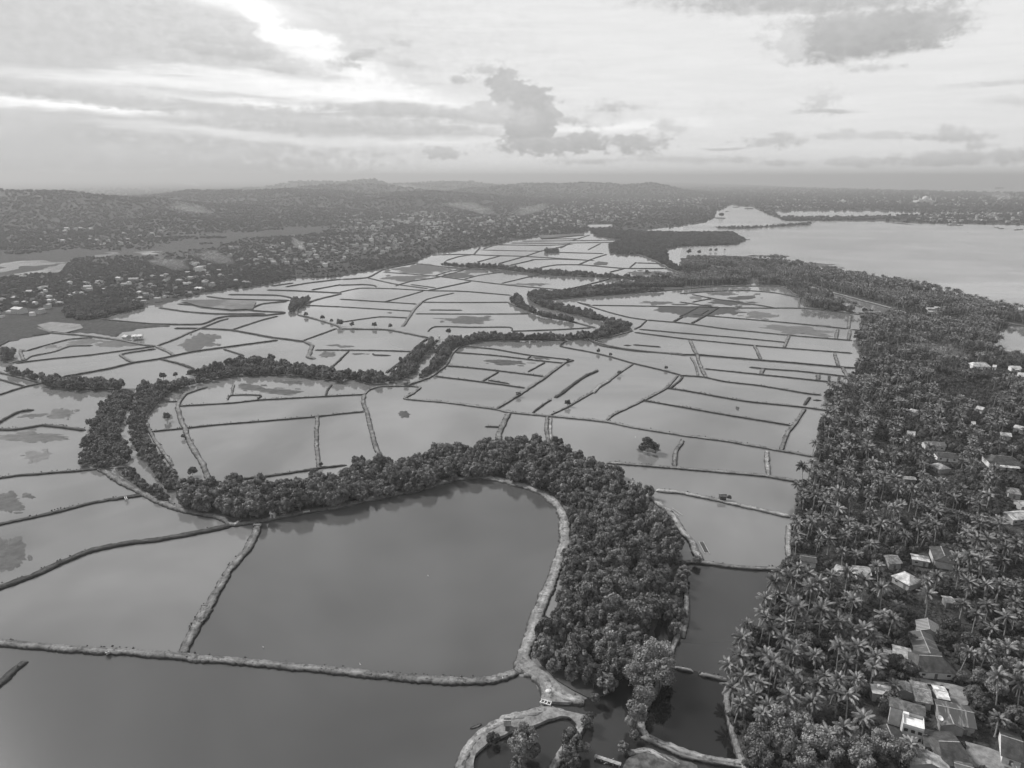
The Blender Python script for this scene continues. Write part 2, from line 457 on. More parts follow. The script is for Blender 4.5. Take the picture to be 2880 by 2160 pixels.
HOLES = {
 'lagoon': pts('C 590,268 700,262 900,258 1100,260 1540,268 1530,285 1400,292 1000,298 640,300'),
 'creek_pool': pts('C 930,790 1010,800 1150,850 1380,890 1300,915 1130,920 1050,880'),
 'right_pond': pts('C 2035,1060 2130,1010 2400,1030 2400,1190 2212,1180 2080,1165 2020,1120'),
 'creek_mouth': pts('C 455,690 475,690 485,745 440,745'),
}
STREAM = None
def land_sd(X, Y):
    sd = np.full(X.shape, -1e9)
    for p in LAND.values(): sd = np.maximum(sd, sdist(p, X, Y))
    for p in HOLES.values(): sd = np.minimum(sd, -sdist(p, X, Y))
    return sd

def vnoise(X, Y, sc, octs=4, seed=0):
    """value noise, vectorised"""
    out = np.zeros(X.shape); amp = 1.0; tot = 0
    r = np.random.default_rng(seed); T = r.random((256, 256))
    x, y = X * sc + 1000.3, Y * sc + 1000.7
    for o in range(octs):
        xi, yi = np.floor(x).astype(int), np.floor(y).astype(int); fx, fy = x - xi, y - yi
        fx = fx * fx * (3 - 2 * fx); fy = fy * fy * (3 - 2 * fy)
        a = T[xi & 255, yi & 255]; b = T[(xi + 1) & 255, yi & 255]; c = T[xi & 255, (yi + 1) & 255]; d = T[(xi + 1) & 255, (yi + 1) & 255]
        out += amp * ((a * (1 - fx) + b * fx) * (1 - fy) + (c * (1 - fx) + d * fx) * fy); tot += amp
        amp *= 0.5; x = x * 2.03 + 17.1; y = y * 2.03 + 9.7
    return out / tot
def smooth(e0, e1, x):
    t = np.clip((x - e0) / (e1 - e0), 0, 1); return t * t * (3 - 2 * t)
def bump_at(sx, d, top_sy, X, Y, wr, dr):
    """a hill whose summit shows at photo pixel (sx, top_sy), d metres away"""
    az = math.atan((sx - 1440) / F / CP)
    ang = PITCH + math.atan((top_sy - 1080) / F)
    h = CAM_H - d * math.tan(ang) - (16 if d > 6000 else 0)
    cx, cy = d * math.sin(az), d * math.cos(az)
    ux, uy = math.sin(az), math.cos(az)
    a = (X - cx) * ux + (Y - cy) * uy; l = (X - cx) * uy - (Y - cy) * ux
    return max(h, 0) * np.exp(-(a / dr) ** 2 - (l / wr) ** 2)
HILLS = [  # sx, distance, summit sy, half width across, half depth
 (120, 3900, 535, 900, 900), (420, 3500, 552, 700, 600), (-250, 3600, 540, 900, 900), (180, 2700, 610, 420, 260),
 (480, 2750, 592, 300, 260), (330, 3000, 600, 420, 300),
 (800, 5200, 524, 900, 700), (620, 4800, 540, 500, 500), (900, 4200, 548, 420, 350), (1000, 6500, 515, 900, 700), (1200, 5200, 534, 700, 500),
 (1160, 4200, 552, 350, 300), (1050, 9000, 497, 420, 900), (960, 9500, 503, 900, 900), (1250, 9500, 505, 1200, 900),
 (1640, 8000, 510, 700, 900), (1780, 8000, 510, 420, 900), (1500, 8000, 512, 700, 800), (1400, 6800, 522, 500, 500),
]
def terrain(X, Y, sd=None):
    if sd is None: sd = land_sd(X, Y)
    n = vnoise(X, Y, 1 / 420.0, 5, 3); n2 = vnoise(X, Y, 1 / 90.0, 3, 5)
    h = np.zeros(X.shape)
    for sx, d, ty, wr, dr in HILLS: h = np.maximum(h, bump_at(sx, d, ty, X, Y, wr, dr)) 
    h = h * (0.45 + 0.85 * n) + np.where(h > 6, 1, h / 6) * (n2 - 0.5) * 14
    D = np.hypot(X, Y)
    z = 0.9 + np.maximum(h, 0) + 0.5 * (vnoise(X, Y, 1 / 25.0, 3, 9) - 0.5)
    k = smooth(-1.5, 2.5 + D * 0.0012, sd)
    return -1.6 * (1 - k) + z * k

# ------------------------------------------------------------------ ground, water
def build_ground():
    na, nr = 1100, 620
    az = np.linspace(R(-62), R(62), na); r = np.geomspace(60, 110000, nr)
    A, Rr = np.meshgrid(az, r); X, Y = np.sin(A) * Rr, np.cos(A) * Rr
    Z = terrain(X, Y)
    Z = np.where(Rr > 60000, np.minimum(Z, 1.0), Z)
    V = np.stack([X.ravel(), Y.ravel(), Z.ravel()], 1)
    i = (np.arange(nr - 1)[:, None] * na + np.arange(na - 1)[None, :]).ravel()
    Fc = np.stack([i, i + na, i + na + 1, i + 1], 1)[:, ::-1]
    ob('ground', np_mesh('ground', V, Fc, m_ground(), smooth=True), kind='structure')
    w = 130000
    def sheet(name, poly, z, m):
        mb = MB(); mb.add([(x, y, z) for x, y in poly], [tuple(range(len(poly)))])
        return mb.build(name, m, kind='structure')
    V = [(-w, -300, 0), (w, -300, 0), (w, w, 0), (-w, w, 0)]
    mb = MB(); mb.add(V, [(0, 1, 2, 3)])
    mb.build('water', m_water('sea_and_pond_water', 0.140, 0.06, 0.05, 0.35, ior=1.5), kind='structure')
    sheet('water', pts('C 130,560 -20,560 0,490 340,480 420,450 330,405 0,400 0,362 160,335 310,225 450,240 660,325 1000,328 2212,356 3000,380 3000,1300 2212,940 1900,862 1500,757 1150,702 850,645 600,585 400,560'), 0.010,
          m_water('bay_water', 0.17, 0.22, 0.5, 0.22, aniso=1.0))
    # darker, clearer ponds in the foreground
    sheet('water', pts('D 1500,905 1650,890 2000,815 2212,785 | E 300,712 700,615 920,592 1200,655 1400,775 1450,950 1400,1170 1250,1540 | G 1200,850 1150,1010 1060,1060 800,1090 600,1080 0,1022 | N 1700,375 1190,325 | D 1240,1640 1500,1180 1650,960 1660,900'), 0.012,
          m_water('dark_pond_water', 0.066, 0.10, 0.10, 0.5, ior=1.5))
    sheet('water', pts('N 0,255 600,290 1100,330 1700,375 | G 0,1025 600,1080 800,1090 1060,1060 1240,1070 1300,1210 1320,1280 1100,1330 880,1440 780,1659 600,2400 | N -900,2400 -600,220'), 0.014,
          m_water('bottom_pond_water', 0.058, 0.20, 0.2, 0.5, ior=1.42))
    sheet('water', pts('G 1300,1230 1560,1225 1700,1150 2000,640 2030,500 2120,500 2150,830 1940,1330 1950,1420 | H 0,1560 400,1640 400,2300 | G 700,2300 780,1659 1000,1380 1330,1290'), 0.016,
          m_water('creek_water', 0.020, 0.06, 0.05, 0.3, ior=1.36))
    sheet('water', pts('G 2212,600 2150,880 1940,1330 1960,1420 | H 0,1545 400,1640 330,1560 300,1090 480,760 560,480 700,300 610,355 430,350 110,325 0,320'), 0.018,
          m_water('narrow_pond_water', 0.026, 0.06, 0.05, 0.3))
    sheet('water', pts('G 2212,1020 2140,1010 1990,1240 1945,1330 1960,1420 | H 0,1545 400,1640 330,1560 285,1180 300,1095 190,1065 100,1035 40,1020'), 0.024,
          m_water('darkest_pond_water', 0.010, 0.06, 0.05, 0.3, ior=1.33))  # darkest base colour of all the water sheets
    return sheet
sheet = build_ground()

# ------------------------------------------------------------------ dikes
def resample(P, step):
    P = [Vector(p) for p in P]
    # Catmull-Rom rounding
    Q = []
    for i in range(len(P) - 1):
        p0, p1, p2, p3 = P[max(i - 1, 0)], P[i], P[i + 1], P[min(i + 2, len(P) - 1)]
        L = (p2 - p1).length; n = max(1, int(L / step))
        for k in range(n):
            t = k / n
            lin = p1.lerp(p2, t)
            cr = 0.5 * ((2 * p1) + (p2 - p0) * t + (2 * p0 - 5 * p1 + 4 * p2 - p3) * t * t + (3 * p1 - p0 - 3 * p2 + p3) * t ** 3)
            Q.append(lin.lerp(cr, 0.6))
    Q.append(P[-1]); return Q
DIKE_N = 0
def dike(spec, w, h=1.0, m='dark', name='earth_dike', wander=1.0, kind='structure'):
    global DIKE_N
    DIKE_N += 1
    P = pts(spec, h * 0.7); w *= 0.72 if np.mean([math.hypot(*p) for p in P]) < 470 else 0.50
    if len(P) < 2: return
    dmean = sum(math.hypot(*p) for p in P) / len(P)
    step = max(1.1, dmean * 0.004)
    Q = resample(P, step)
    prof = [(-1.0, -0.4, 1.0), (-0.86, 0.3, .85), (-0.62, 0.8, .6), (-0.3, .72, .3), (0.0, .8, 0.0), (0.3, 0.7, .3), (0.62, 0.8, .6), (0.86, 0.3, .85), (1.0, -0.4, 1.0)]
    V = []; A = []; n = len(Q); s = 0.0
    for i, q in enumerate(Q):
        d = Q[min(i + 1, n - 1)] - Q[max(i - 1, 0)]; d.normalize(); nx, ny = -d.y, d.x
        if i: s += (Q[i] - Q[i - 1]).length
        wl = w / 2 * (1 + 0.35 * mnoise.noise((s * 0.10, DIKE_N * 7.1, 0)) * wander + 0.32 * mnoise.noise((s * 0.9, DIKE_N * 3.1, 4)))
        wr = w / 2 * (1 + 0.35 * mnoise.noise((s * 0.10, DIKE_N * 5.3, 9)) * wander + 0.32 * mnoise.noise((s * 0.9, DIKE_N * 2.3, 8)))
        off = 0.15 * w * mnoise.noise((s * 0.05, DIKE_N * 1.7, 3)) * wander
        hh = h * (1 + 0.18 * mnoise.noise((s * 0.3, DIKE_N, 5))) + DIKE_N * 0.0011
        end = 0.35 if (i == 0 or i == n - 1) else 1.0
        for a, z, at_ in prof:
            ww = (wl if a < 0 else wr) * (0.6 + 0.4 * end)
            jx, jz = mnoise.noise((s * .9 + a * 5, DIKE_N * 1.3, 1)) * .16 * w, 1 + .35 * mnoise.noise((s * .7 + a * 3, DIKE_N * 2.9, 2))
            V.append((q.x + nx * (a * ww * 1.15 + off + jx), q.y + ny * (a * ww * 1.15 + off + jx), z * hh * end * jz if z > 0 else z)); A.append(at_)
    k = len(prof)
    Fc = [(i * k + j, i * k + j + 1, (i + 1) * k + j + 1, (i + 1) * k + j) for i in range(n - 1) for j in range(k - 1)]
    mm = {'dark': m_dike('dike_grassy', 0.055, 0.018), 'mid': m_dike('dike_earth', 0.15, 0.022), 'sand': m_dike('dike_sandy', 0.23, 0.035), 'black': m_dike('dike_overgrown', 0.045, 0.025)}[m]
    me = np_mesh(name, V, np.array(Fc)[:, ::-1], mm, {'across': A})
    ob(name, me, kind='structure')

DIKES = [
 # foreground
 ('N -60,240 0,245 300,265 600,290 900,305 1100,322 1170,330 1400,350 1700,375 2000,405 2212,425 | G 300,1055 600,1080 800,1090 950,1085 1060,1060 1140,1030', 5.2, 'mid'),
 ('N 1180,315 1210,230 1270,120 1340,0 | D 1290,1540 1400,1350 1500,1180 1600,1070 1650,980 1672,905', 5.5, 'mid'),
 ('N -40,540 40,470 100,410 170,360', 4.5, 'black'),
 ('D -60,1330 0,1310 200,1240 400,1150 600,1070 800,1030 1000,1005 1200,970 1400,930 1500,905', 5.5, 'dark'),
 ('D -40,915 0,905 300,840 600,765 800,735 930,715', 4.2, 'dark'),
 ('D 640,545 720,590 800,640 900,690 1000,745 1150,800 1300,840 1400,855 1460,872 1500,905 1650,890 1800,860 2000,820 2212,788', 5.5, 'mid'),
 ('E -100,800 0,785 150,750 300,715 500,680 700,620 850,600 920,598 1050,620 1200,660 1320,710 1400,775 1437,850 1450,950 1440,1050 1400,1170 1350,1300 1300,1400 1250,1540 1215,1659 | G 1190,900 1170,990 1180,1030', 7.5, 'sand'),
 ('D -60,610 0,605 100,590 300,575 500,560 640,545', 4.5, 'dark'),
 ('D -60,285 0,290 100,290 200,275 280,262 400,275 550,295', 6, 'dark'),
 ('A 2212,1368 1950,1328 1700,1322 1500,1332 1300,1360 1150,1400 1050,1465 980,1540 945,1595 945,1640 | D 950,250 990,340 1050,430 1120,525', 4.5, 'mid'),
 ('D 1345,605 1320,530 1270,440 1210,330 1180,240 1150,150 1165,110 1200,60 1290,30 1340,15', 6.5, 'mid'),
 ('D 980,305 1180,285 1400,262 1700,238 2050,208 2212,190 | E 150,175', 3, 'dark'),
 ('D 1160,140 1500,120 1700,100 2212,72 | E 150,65', 3, 'dark'),
 ('D 2055,205 2050,350 2055,450 2065,535', 4, 'mid'),
 ('D 1490,622 1800,585 2080,540 2212,525 | E 35,520', 3, 'dark'),
 ('E 90,515 230,495', 3, 'dark'),
 ('D 1475,100 1500,70 1690,70 1665,95', 2.2, 'dark'), ('D 1500,70 1515,0', 3.5, 'mid'), ('D 1060,112 1160,110', 1.8, 'dark'),
 ('D 2110,70 2120,40 2150,0', 3.5, 'dark'),
 ('E 150,65 140,110 165,180 190,280 220,400 265,490', 6, 'mid'),
 ('E 150,65 180,35 260,12 450,10 510,20 460,60 410,90 460,98 700,120 1000,160 1090,180 1350,205 1700,240 1900,280 2212,330 | F 300,370 550,415 850,465', 4.6, 'mid'),
 ('E 1085,185 1050,250 1030,300 1015,380', 6, 'mid'), ('E 930,272 1035,276', 3.5, 'dark'), ('E 1332,208 1330,290 1343,380', 3.6, 'mid'), ('E 1358,215 1352,290 1362,380', 3, 'sand'),
 ('B 1010,1535 1150,1450 1330,1330 1450,1240 1505,1225', 5, 'mid'),
 ('B 800,1135 1000,1155 1200,1190 1505,1225', 3.5, 'dark'), ('B 740,1175 1000,1195 1250,1225 1450,1245', 3, 'dark'), ('B 1205,1217 1230,1195', 3, 'dark'),
 ('B 680,1262 900,1280 1310,1330', 3.6, 'dark'), ('B 610,1330 900,1365 1190,1405', 3.6, 'dark'), ('B 910,1365 1020,1300', 3, 'dark'),
 ('B 950,1355 1090,1378', 2.2, 'dark'), ('B 1210,1300 1320,1240', 2.6, 'dark'),
 ('B 430,1385 560,1340 660,1275 690,1240 720,1180 780,1130 900,1100 1050,1090 1300,1090 1460,1098', 5, 'mid'),
 ('B 1460,1098 1420,1135 1600,1170 1750,1205 1890,1245 2100,1295 2212,1325', 3.8, 'dark'),
 ('B 1240,1565 1300,1520 1360,1480', 3, 'black'), ('B 1385,1465 1440,1430 1560,1340 1660,1290', 6, 'black'),
 ('B 1350,1580 1460,1530 1600,1450 1650,1420', 3.6, 'mid'), ('B 1630,1435 1680,1390 1740,1355', 7, 'sand'), ('B 1730,1365 1800,1310 1890,1250', 4, 'mid'),
 ('B 1720,1610 1780,1570 1950,1490 2100,1410 2180,1325', 4.2, 'mid'),
 ('B 1950,1485 2212,1530 | F 300,200 700,265', 3, 'dark'),
 ('F 640,420 680,310 735,245 790,155', 5, 'mid'), ('F 790,130 825,80', 5, 'black'), ('F 845,100 900,103', 3, 'black'),
 ('B 2100,1405 2212,1420 | C 400,1490 780,1530 1000,1560', 3.5, 'dark'), ('B 2130,1408 2190,1360 2212,1335', 4, 'dark'),
 ('B 2200,1330 2212,1325 | C 140,1335 280,1365 500,1390 800,1440 900,1450', 3.4, 'dark'),
 ('C 50,1095 70,1150 95,1190', 7, 'mid'), ('C 95,1190 110,1250 150,1335', 6, 'mid'), ('C 50,1205 80,1250 100,1325', 4, 'mid'),
 ('C -20,1190 100,1190 400,1215 700,1240 1040,1270 1150,1275', 5.5, 'dark'),
 ('C 140,1280 330,1300 520,1320 760,1345 1050,1375', 4, 'dark'), ('C 430,1270 520,1280 740,1295 1060,1330', 3.6, 'dark'), ('C 522,1280 508,1318', 7, 'mid'),
 ('C 880,1315 878,1352', 7, 'mid'), ('C 950,1325 950,1360', 4, 'dark'), ('C 1015,1330 1010,1365', 4, 'dark'), ('C 1035,1270 1065,1330', 6, 'mid'),
 ('B 1900,1045 2212,1085 | C 400,1125 700,1150 1100,1180', 3.6, 'dark'), ('C 465,1130 505,1215', 6, 'mid'), ('C 985,1180 1010,1262', 6, 'mid'),
 ('B 1930,1025 2212,1050 | C 300,1075 670,1110', 3, 'dark'), ('C 690,1065 660,1140', 6, 'mid'), ('B 1980,965 2212,985 | C 300,1025 700,1065 1100,1098', 4, 'dark'),
 ('C 65,930 300,950 700,985 1070,1022', 3.5, 'dark'), ('C 60,985 150,935 230,885', 6, 'dark'), ('C 1085,940 1075,1020', 7, 'mid'), ('C 1085,1030 1075,1090', 7, 'mid'),
 ('C 1005,1025 995,1085', 7, 'mid'), ('C 1085,1027 1150,1030', 3, 'dark'), ('C 120,930 170,900', 3, 'dark'),
 ('B 1620,870 1800,872 2212,880 | C 230,885 500,888 780,890 1150,930', 4, 'dark'), ('C -20,795 200,780 420,775 600,790 780,825', 3, 'dark'),
 ('C 780,825 755,830 755,885', 5, 'mid'), ('C -20,848 200,880', 3, 'dark'), ('C 60,800 250,835 500,870 610,890', 3, 'dark'), ('C 60,850 190,825', 4, 'dark'), ('C -20,945 100,885', 4, 'dark'),
 ('B 1280,838 1500,822 1700,805 1950,785 2212,765 | C 150,752 400,745 600,745 670,755 730,800 860,840', 5, 'mid'),
 ('B 1530,850 1700,905 1850,945 1980,965', 4, 'dark'), ('B 1530,850 1620,870', 3, 'dark'), ('B 1980,965 1940,1005 1900,1025', 4, 'dark'), ('B 2150,975 2212,945', 5, 'dark'),
 ('B 1890,1035 1760,1070 1680,1085 1640,1105 1800,1145 2000,1170 2212,1190', 4.5, 'mid'), ('B 1600,1090 1680,1130 1900,1165 2212,1185', 3, 'dark'),
 # middle ponds
 ('B 400,1005 470,900 520,850', 8, 'mid'), ('B 520,850 800,852 1090,850', 4, 'dark'), ('B 480,925 900,927 1220,925', 3.2, 'dark'), ('B 520,850 560,830 640,810 730,790', 4, 'dark'),
 ('B -10,830 280,848 490,862', 4, 'dark'), ('B 280,848 420,810 530,778', 4, 'dark'), ('B -10,785 120,760 320,762 560,775 800,780 1100,805', 4.5, 'dark'),
 ('B 560,775 840,715', 5, 'dark'), ('B 350,745 450,715 620,690 800,640', 4.5, 'dark'), ('B 0,702 170,690 270,640 400,612 480,600', 6, 'dark'),
 ('B 270,655 600,680 850,712 1090,740 1450,772', 4.5, 'dark'), ('B 170,693 350,733 560,762', 4.5, 'dark'), ('B 450,735 610,757', 4, 'dark'), ('B 600,682 700,650 830,635', 4, 'dark'),
 ('B 480,600 760,630 1000,640 1200,665 1500,680 1970,695', 6, 'mid'), ('B 800,700 900,675 1050,655', 4, 'dark'), ('B 1040,728 1200,690 1310,668', 4.5, 'dark'), ('B 1450,770 1560,745 1740,700', 5, 'dark'),
 ('B -10,880 200,892 460,908', 3.5, 'dark'), ('B -10,980 250,945 440,952', 3.5, 'dark'), ('B -10,740 140,735 215,742 225,752', 5, 'dark'),
 ('B 560,1040 610,1008 860,1012 1090,1012 1105,1035', 3, 'dark'), ('B 1105,1038 1400,1028 1620,1015', 4, 'dark'),
 ('B -10,1022 180,1024 300,1028 420,1050 570,1080', 5, 'mid'), ('B 1085,855 1230,910 1380,940 1500,975 1650,1015', 5, 'mid'),
 ('B -10,1160 250,1163 470,1170', 3, 'dark'), ('B -10,1220 50,1165', 3.5, 'dark'), ('B 205,1180 215,1192 320,1195', 3.2, 'dark'), ('B 290,1305 380,1240 520,1110 560,1085', 5, 'dark'),
 ('B 570,900 785,902', 2.5, 'dark'), ('B 1830,1128 1880,1130', 2, 'dark'), ('B 1890,1125 2070,1140', 2, 'dark'),
 ('B 600,545 760,540 1000,548 1180,553 1600,578', 5, 'dark'), ('B 680,580 760,555 860,540', 5, 'dark'), ('B 860,540 900,495', 8, 'dark'), ('B 900,512 1100,517 1290,520', 4.5, 'dark'),
 ('B 1000,478 1300,482 1500,475', 5, 'dark'), ('B 1100,467 1400,468 1750,462', 5, 'dark'), ('B 1170,455 1500,452 1800,448', 5, 'dark'), ('B 1290,440 1550,440', 5, 'dark'),
 ('B 1500,450 1610,415', 8, 'dark'), ('B 880,590 1030,550', 5, 'dark'), ('B 1020,600 1200,550 1290,520 1430,490 1480,470', 6, 'dark'), ('B 1090,612 1250,575', 5, 'dark'),
 ('B 920,505 1000,480 1060,478', 5, 'dark'), ('B 1420,500 1470,475', 5, 'dark'),
 ('B 1290,625 1400,608 1560,608 1820,630 2100,632', 5, 'dark'), ('B 1540,605 1640,565 1720,540', 6, 'dark'), ('B 1600,510 1680,470', 6, 'dark'), ('B 1740,655 1840,630', 6, 'dark'),
 ('B 1870,625 1910,592', 6, 'dark'), ('B 1910,595 2080,600', 5, 'dark'), ('B 1750,535 1900,540 2000,570 2080,605 2130,635 2212,665', 7, 'mid'), ('B 1320,525 1500,530 1700,535', 6, 'dark'),
 ('B 1230,575 1400,572 1640,580', 4, 'dark'), ('B 2050,690 2130,668 2160,660', 5, 'dark'), ('C 0,672 50,700', 5, 'dark'), ('C 100,700 270,690', 5, 'mid'),
 # left ponds
 ('A -20,1140 80,1090 200,1070 330,1050', 4, 'dark'), ('A 170,1165 330,1120 450,1090 600,1080', 3.5, 'dark'), ('A 60,1245 160,1225 200,1200 350,1170 450,1135 600,1130', 4, 'mid'),
 ('A 170,1165 130,1160 150,1220', 6, 'mid'),
 ('A 100,1245 300,1220 600,1190 900,1150 1010,1135', 4.5, 'dark'), ('A 400,1335 700,1280 870,1240 1020,1218 1250,1170 1500,1135 1800,1095', 5, 'dark'),
 ('A 870,1240 830,1225 780,1190 840,1175 1010,1150', 6, 'mid'), ('A 1010,1135 1070,1160 1130,1195', 7, 'mid'), ('A 1040,1218 1150,1245 1260,1280', 5, 'dark'),
 ('A 240,1015 330,1045 500,1060 750,1090 900,1120 1010,1135', 7, 'mid'), ('A 650,960 760,970 1000,990 1300,992 1400,955 1480,940 1700,935 1850,920', 6, 'dark'),
 ('A 1130,1018 1300,1020 1500,1030 1750,1075 1980,1105', 6, 'dark'), ('A 1020,1130 1130,1090 1220,1050 1300,1018 1420,970 1480,955', 5, 'mid'), ('A 1500,1030 1700,965 1800,940', 4, 'dark'),
 ('A 1030,885 1200,910 1400,925 1720,925', 6, 'dark'), ('A 1450,1155 1580,1195', 4, 'dark'), ('A 1980,1105 2020,1130 2000,1200 2040,1215', 9, 'mid'), ('A 1960,1100 2100,1050 2180,1020', 4, 'dark'),
 ('A 2040,1160 2212,1160', 3, 'dark'), ('A 2150,1270 2212,1215', 4, 'dark'), ('A 1150,860 1300,870 1500,880 1650,905 1850,915', 6, 'dark'), ('A 1620,895 1700,860 1860,845', 5, 'dark'),
 ('A 1480,800 1800,805 1900,825', 5, 'dark'), ('A 1340,812 1500,830 1880,838', 5, 'dark'), ('A 1730,770 1900,775 2212,790', 5, 'dark'), ('A 1850,750 2000,725 2212,700', 6, 'dark'), ('A 1760,745 1900,725', 6, 'dark'),
 ('A 2020,770 2212,735', 5, 'dark'), ('A 1920,930 1930,890 2000,850 2100,820 2212,795', 7, 'mid'), ('A 1980,870 2212,880', 4, 'dark'), ('A 1930,930 2050,960 2180,1000 2212,1020', 6, 'mid'),
 ('A 680,950 850,890 900,870', 6, 'dark'), ('A -20,1300 150,1340 260,1370 400,1400 520,1410 780,1410', 5, 'mid'), ('A -20,1455 150,1400 270,1375', 4.5, 'dark'), ('A -20,1345 160,1395', 3.5, 'dark'),
 ('A -30,1640 60,1590 120,1560 220,1545', 5, 'black'), ('A 740,1000 1100,1005', 4, 'dark'),
 # strips by the palm village
 ('E 1720,505 2212,545 | F 300,570 550,595 750,628', 4.2, 'mid'), ('F 550,430 545,500 560,585', 4, 'sand'), ('E 2212,360 2170,430 2160,525', 4, 'mid'),
 ('E 2040,685 2212,705 | F 200,745 450,800 700,855', 4.6, 'sand'), ('E 1870,620 1950,690 2060,770 2150,850 2212,960 | F 60,1020 110,1135', 5, 'sand'),
 ('F -60,1145 0,1150 100,1150 300,1175 450,1190 620,1195', 3.6, 'mid'), ('F 690,910 685,1000 690,1100 705,1200', 4, 'sand'),
 ('F 8,1165 20,1350 20,1500 5,1640', 3.4, 'mid'), ('G 2225,680 2200,740 2150,880 2050,1130 1990,1230 1945,1330 1945,1400 2000,1470 2150,1520 2212,1545 | H 150,1590 300,1612 420,1628', 3.2, 'sand'),
 ('G 1940,1450 2050,1500 2212,1575 | H 200,1620 420,1655', 2.0, 'mid'), ('H -60,1000 0,1015 70,1027', 1.8, 'sand'), ('H 110,1042 200,1065 310,1092', 2.4, 'mid'),
 ('H 310,1092 285,1180 285,1250 315,1400 365,1560 420,1700', 3.4, 'sand'),
 # bank with the broken tip at the bottom
 ('G 1325,1262 1250,1300 1100,1335 980,1385 890,1445 820,1530 760,1680', 5.0, 'sand'), ('G 1325,1262 1450,1300 1545,1330 1540,1410 1460,1500 1400,1600 1330,1720', 4.2, 'sand'),
 ('G 1185,1030 1260,1040 1320,1100 1340,1170 1330,1215', 6.5, 'sand'), ('G 1320,1110 1400,1170 1480,1205 1575,1218', 5.5, 'sand'),
 ('G 1860,1560 1990,1545 2080,1590 2212,1640', 3.0, 'sand'),
]
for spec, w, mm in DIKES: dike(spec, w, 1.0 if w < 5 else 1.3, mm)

def bank(spec, m, z=1.0, seed=0):
    P = resample(pts(spec + ' ' , z), 1.5); P = [(p.x + .5 * mnoise.noise((p.x * .5, p.y * .5, seed)), p.y + .5 * mnoise.noise((p.x * .5, p.y * .5, seed + 9))) for p in P]
    n = len(P); cx = sum(p[0] for p in P) / n; cy = sum(p[1] for p in P) / n; mb = MB()
    mb.add([(x, y, z) for x, y in P] + [(x + (x - cx) * .03, y + (y - cy) * .03, -.4) for x, y in P], [tuple(range(n))] + [(j, n + j, n + (j + 1) % n, (j + 1) % n) for j in range(n)])
    mb.build('sandbank', m, kind='structure')
SAND = m_mud('sand_grass', .09, .24, .95, .45)
bank('G 1240,1055 1285,1080 1300,1140 1300,1208 1370,1230 1480,1232 1570,1222 1500,1188 1440,1150 1400,1105 1340,1050 1270,1000 1235,960 1210,940 1180,960 1155,1010 1200,1040', SAND)
bank('G 1300,1262 1340,1258 1420,1285 1500,1298 1575,1315 1570,1360 1530,1400 1500,1340 1440,1320 1340,1345 1240,1385 1150,1400 1060,1440 960,1490 900,1540 860,1600 850,1720 760,1720 800,1560 880,1450 980,1385 1100,1330 1220,1305', SAND, 1.05, 3)
bank('G 1990,1545 2080,1560 2212,1610 2300,1640 2300,1800 1860,1800 1830,1640 1870,1590', m_mud('weedy_ground', .03, .12, .95, .4), .9, 5)
def blob_poly(t, cx, cy, rx, ry, seed, rot=0.0, n=150, jag=0.42):
    """irregular flat patch of mud seen at (cx,cy)"""
    r = random.Random(seed); P = []; c, s = math.cos(rot), math.sin(rot)
    for i in range(n):
        a = 2 * math.pi * i / n
        k = 1 + jag * (mnoise.noise((math.cos(a) * 1.3 + seed, math.sin(a) * 1.3, seed * .7)) * 1.4 + 0.6 * mnoise.noise((math.cos(a) * 5 + seed, math.sin(a) * 5, 0)) + 0.28 * mnoise.noise((math.cos(a) * 14, math.sin(a) * 14, seed)))
        x, y = math.cos(a) * rx * k, math.sin(a) * ry * k
        P.append(at(t, cx + x * c - y * s, cy + x * s + y * c))
    return P
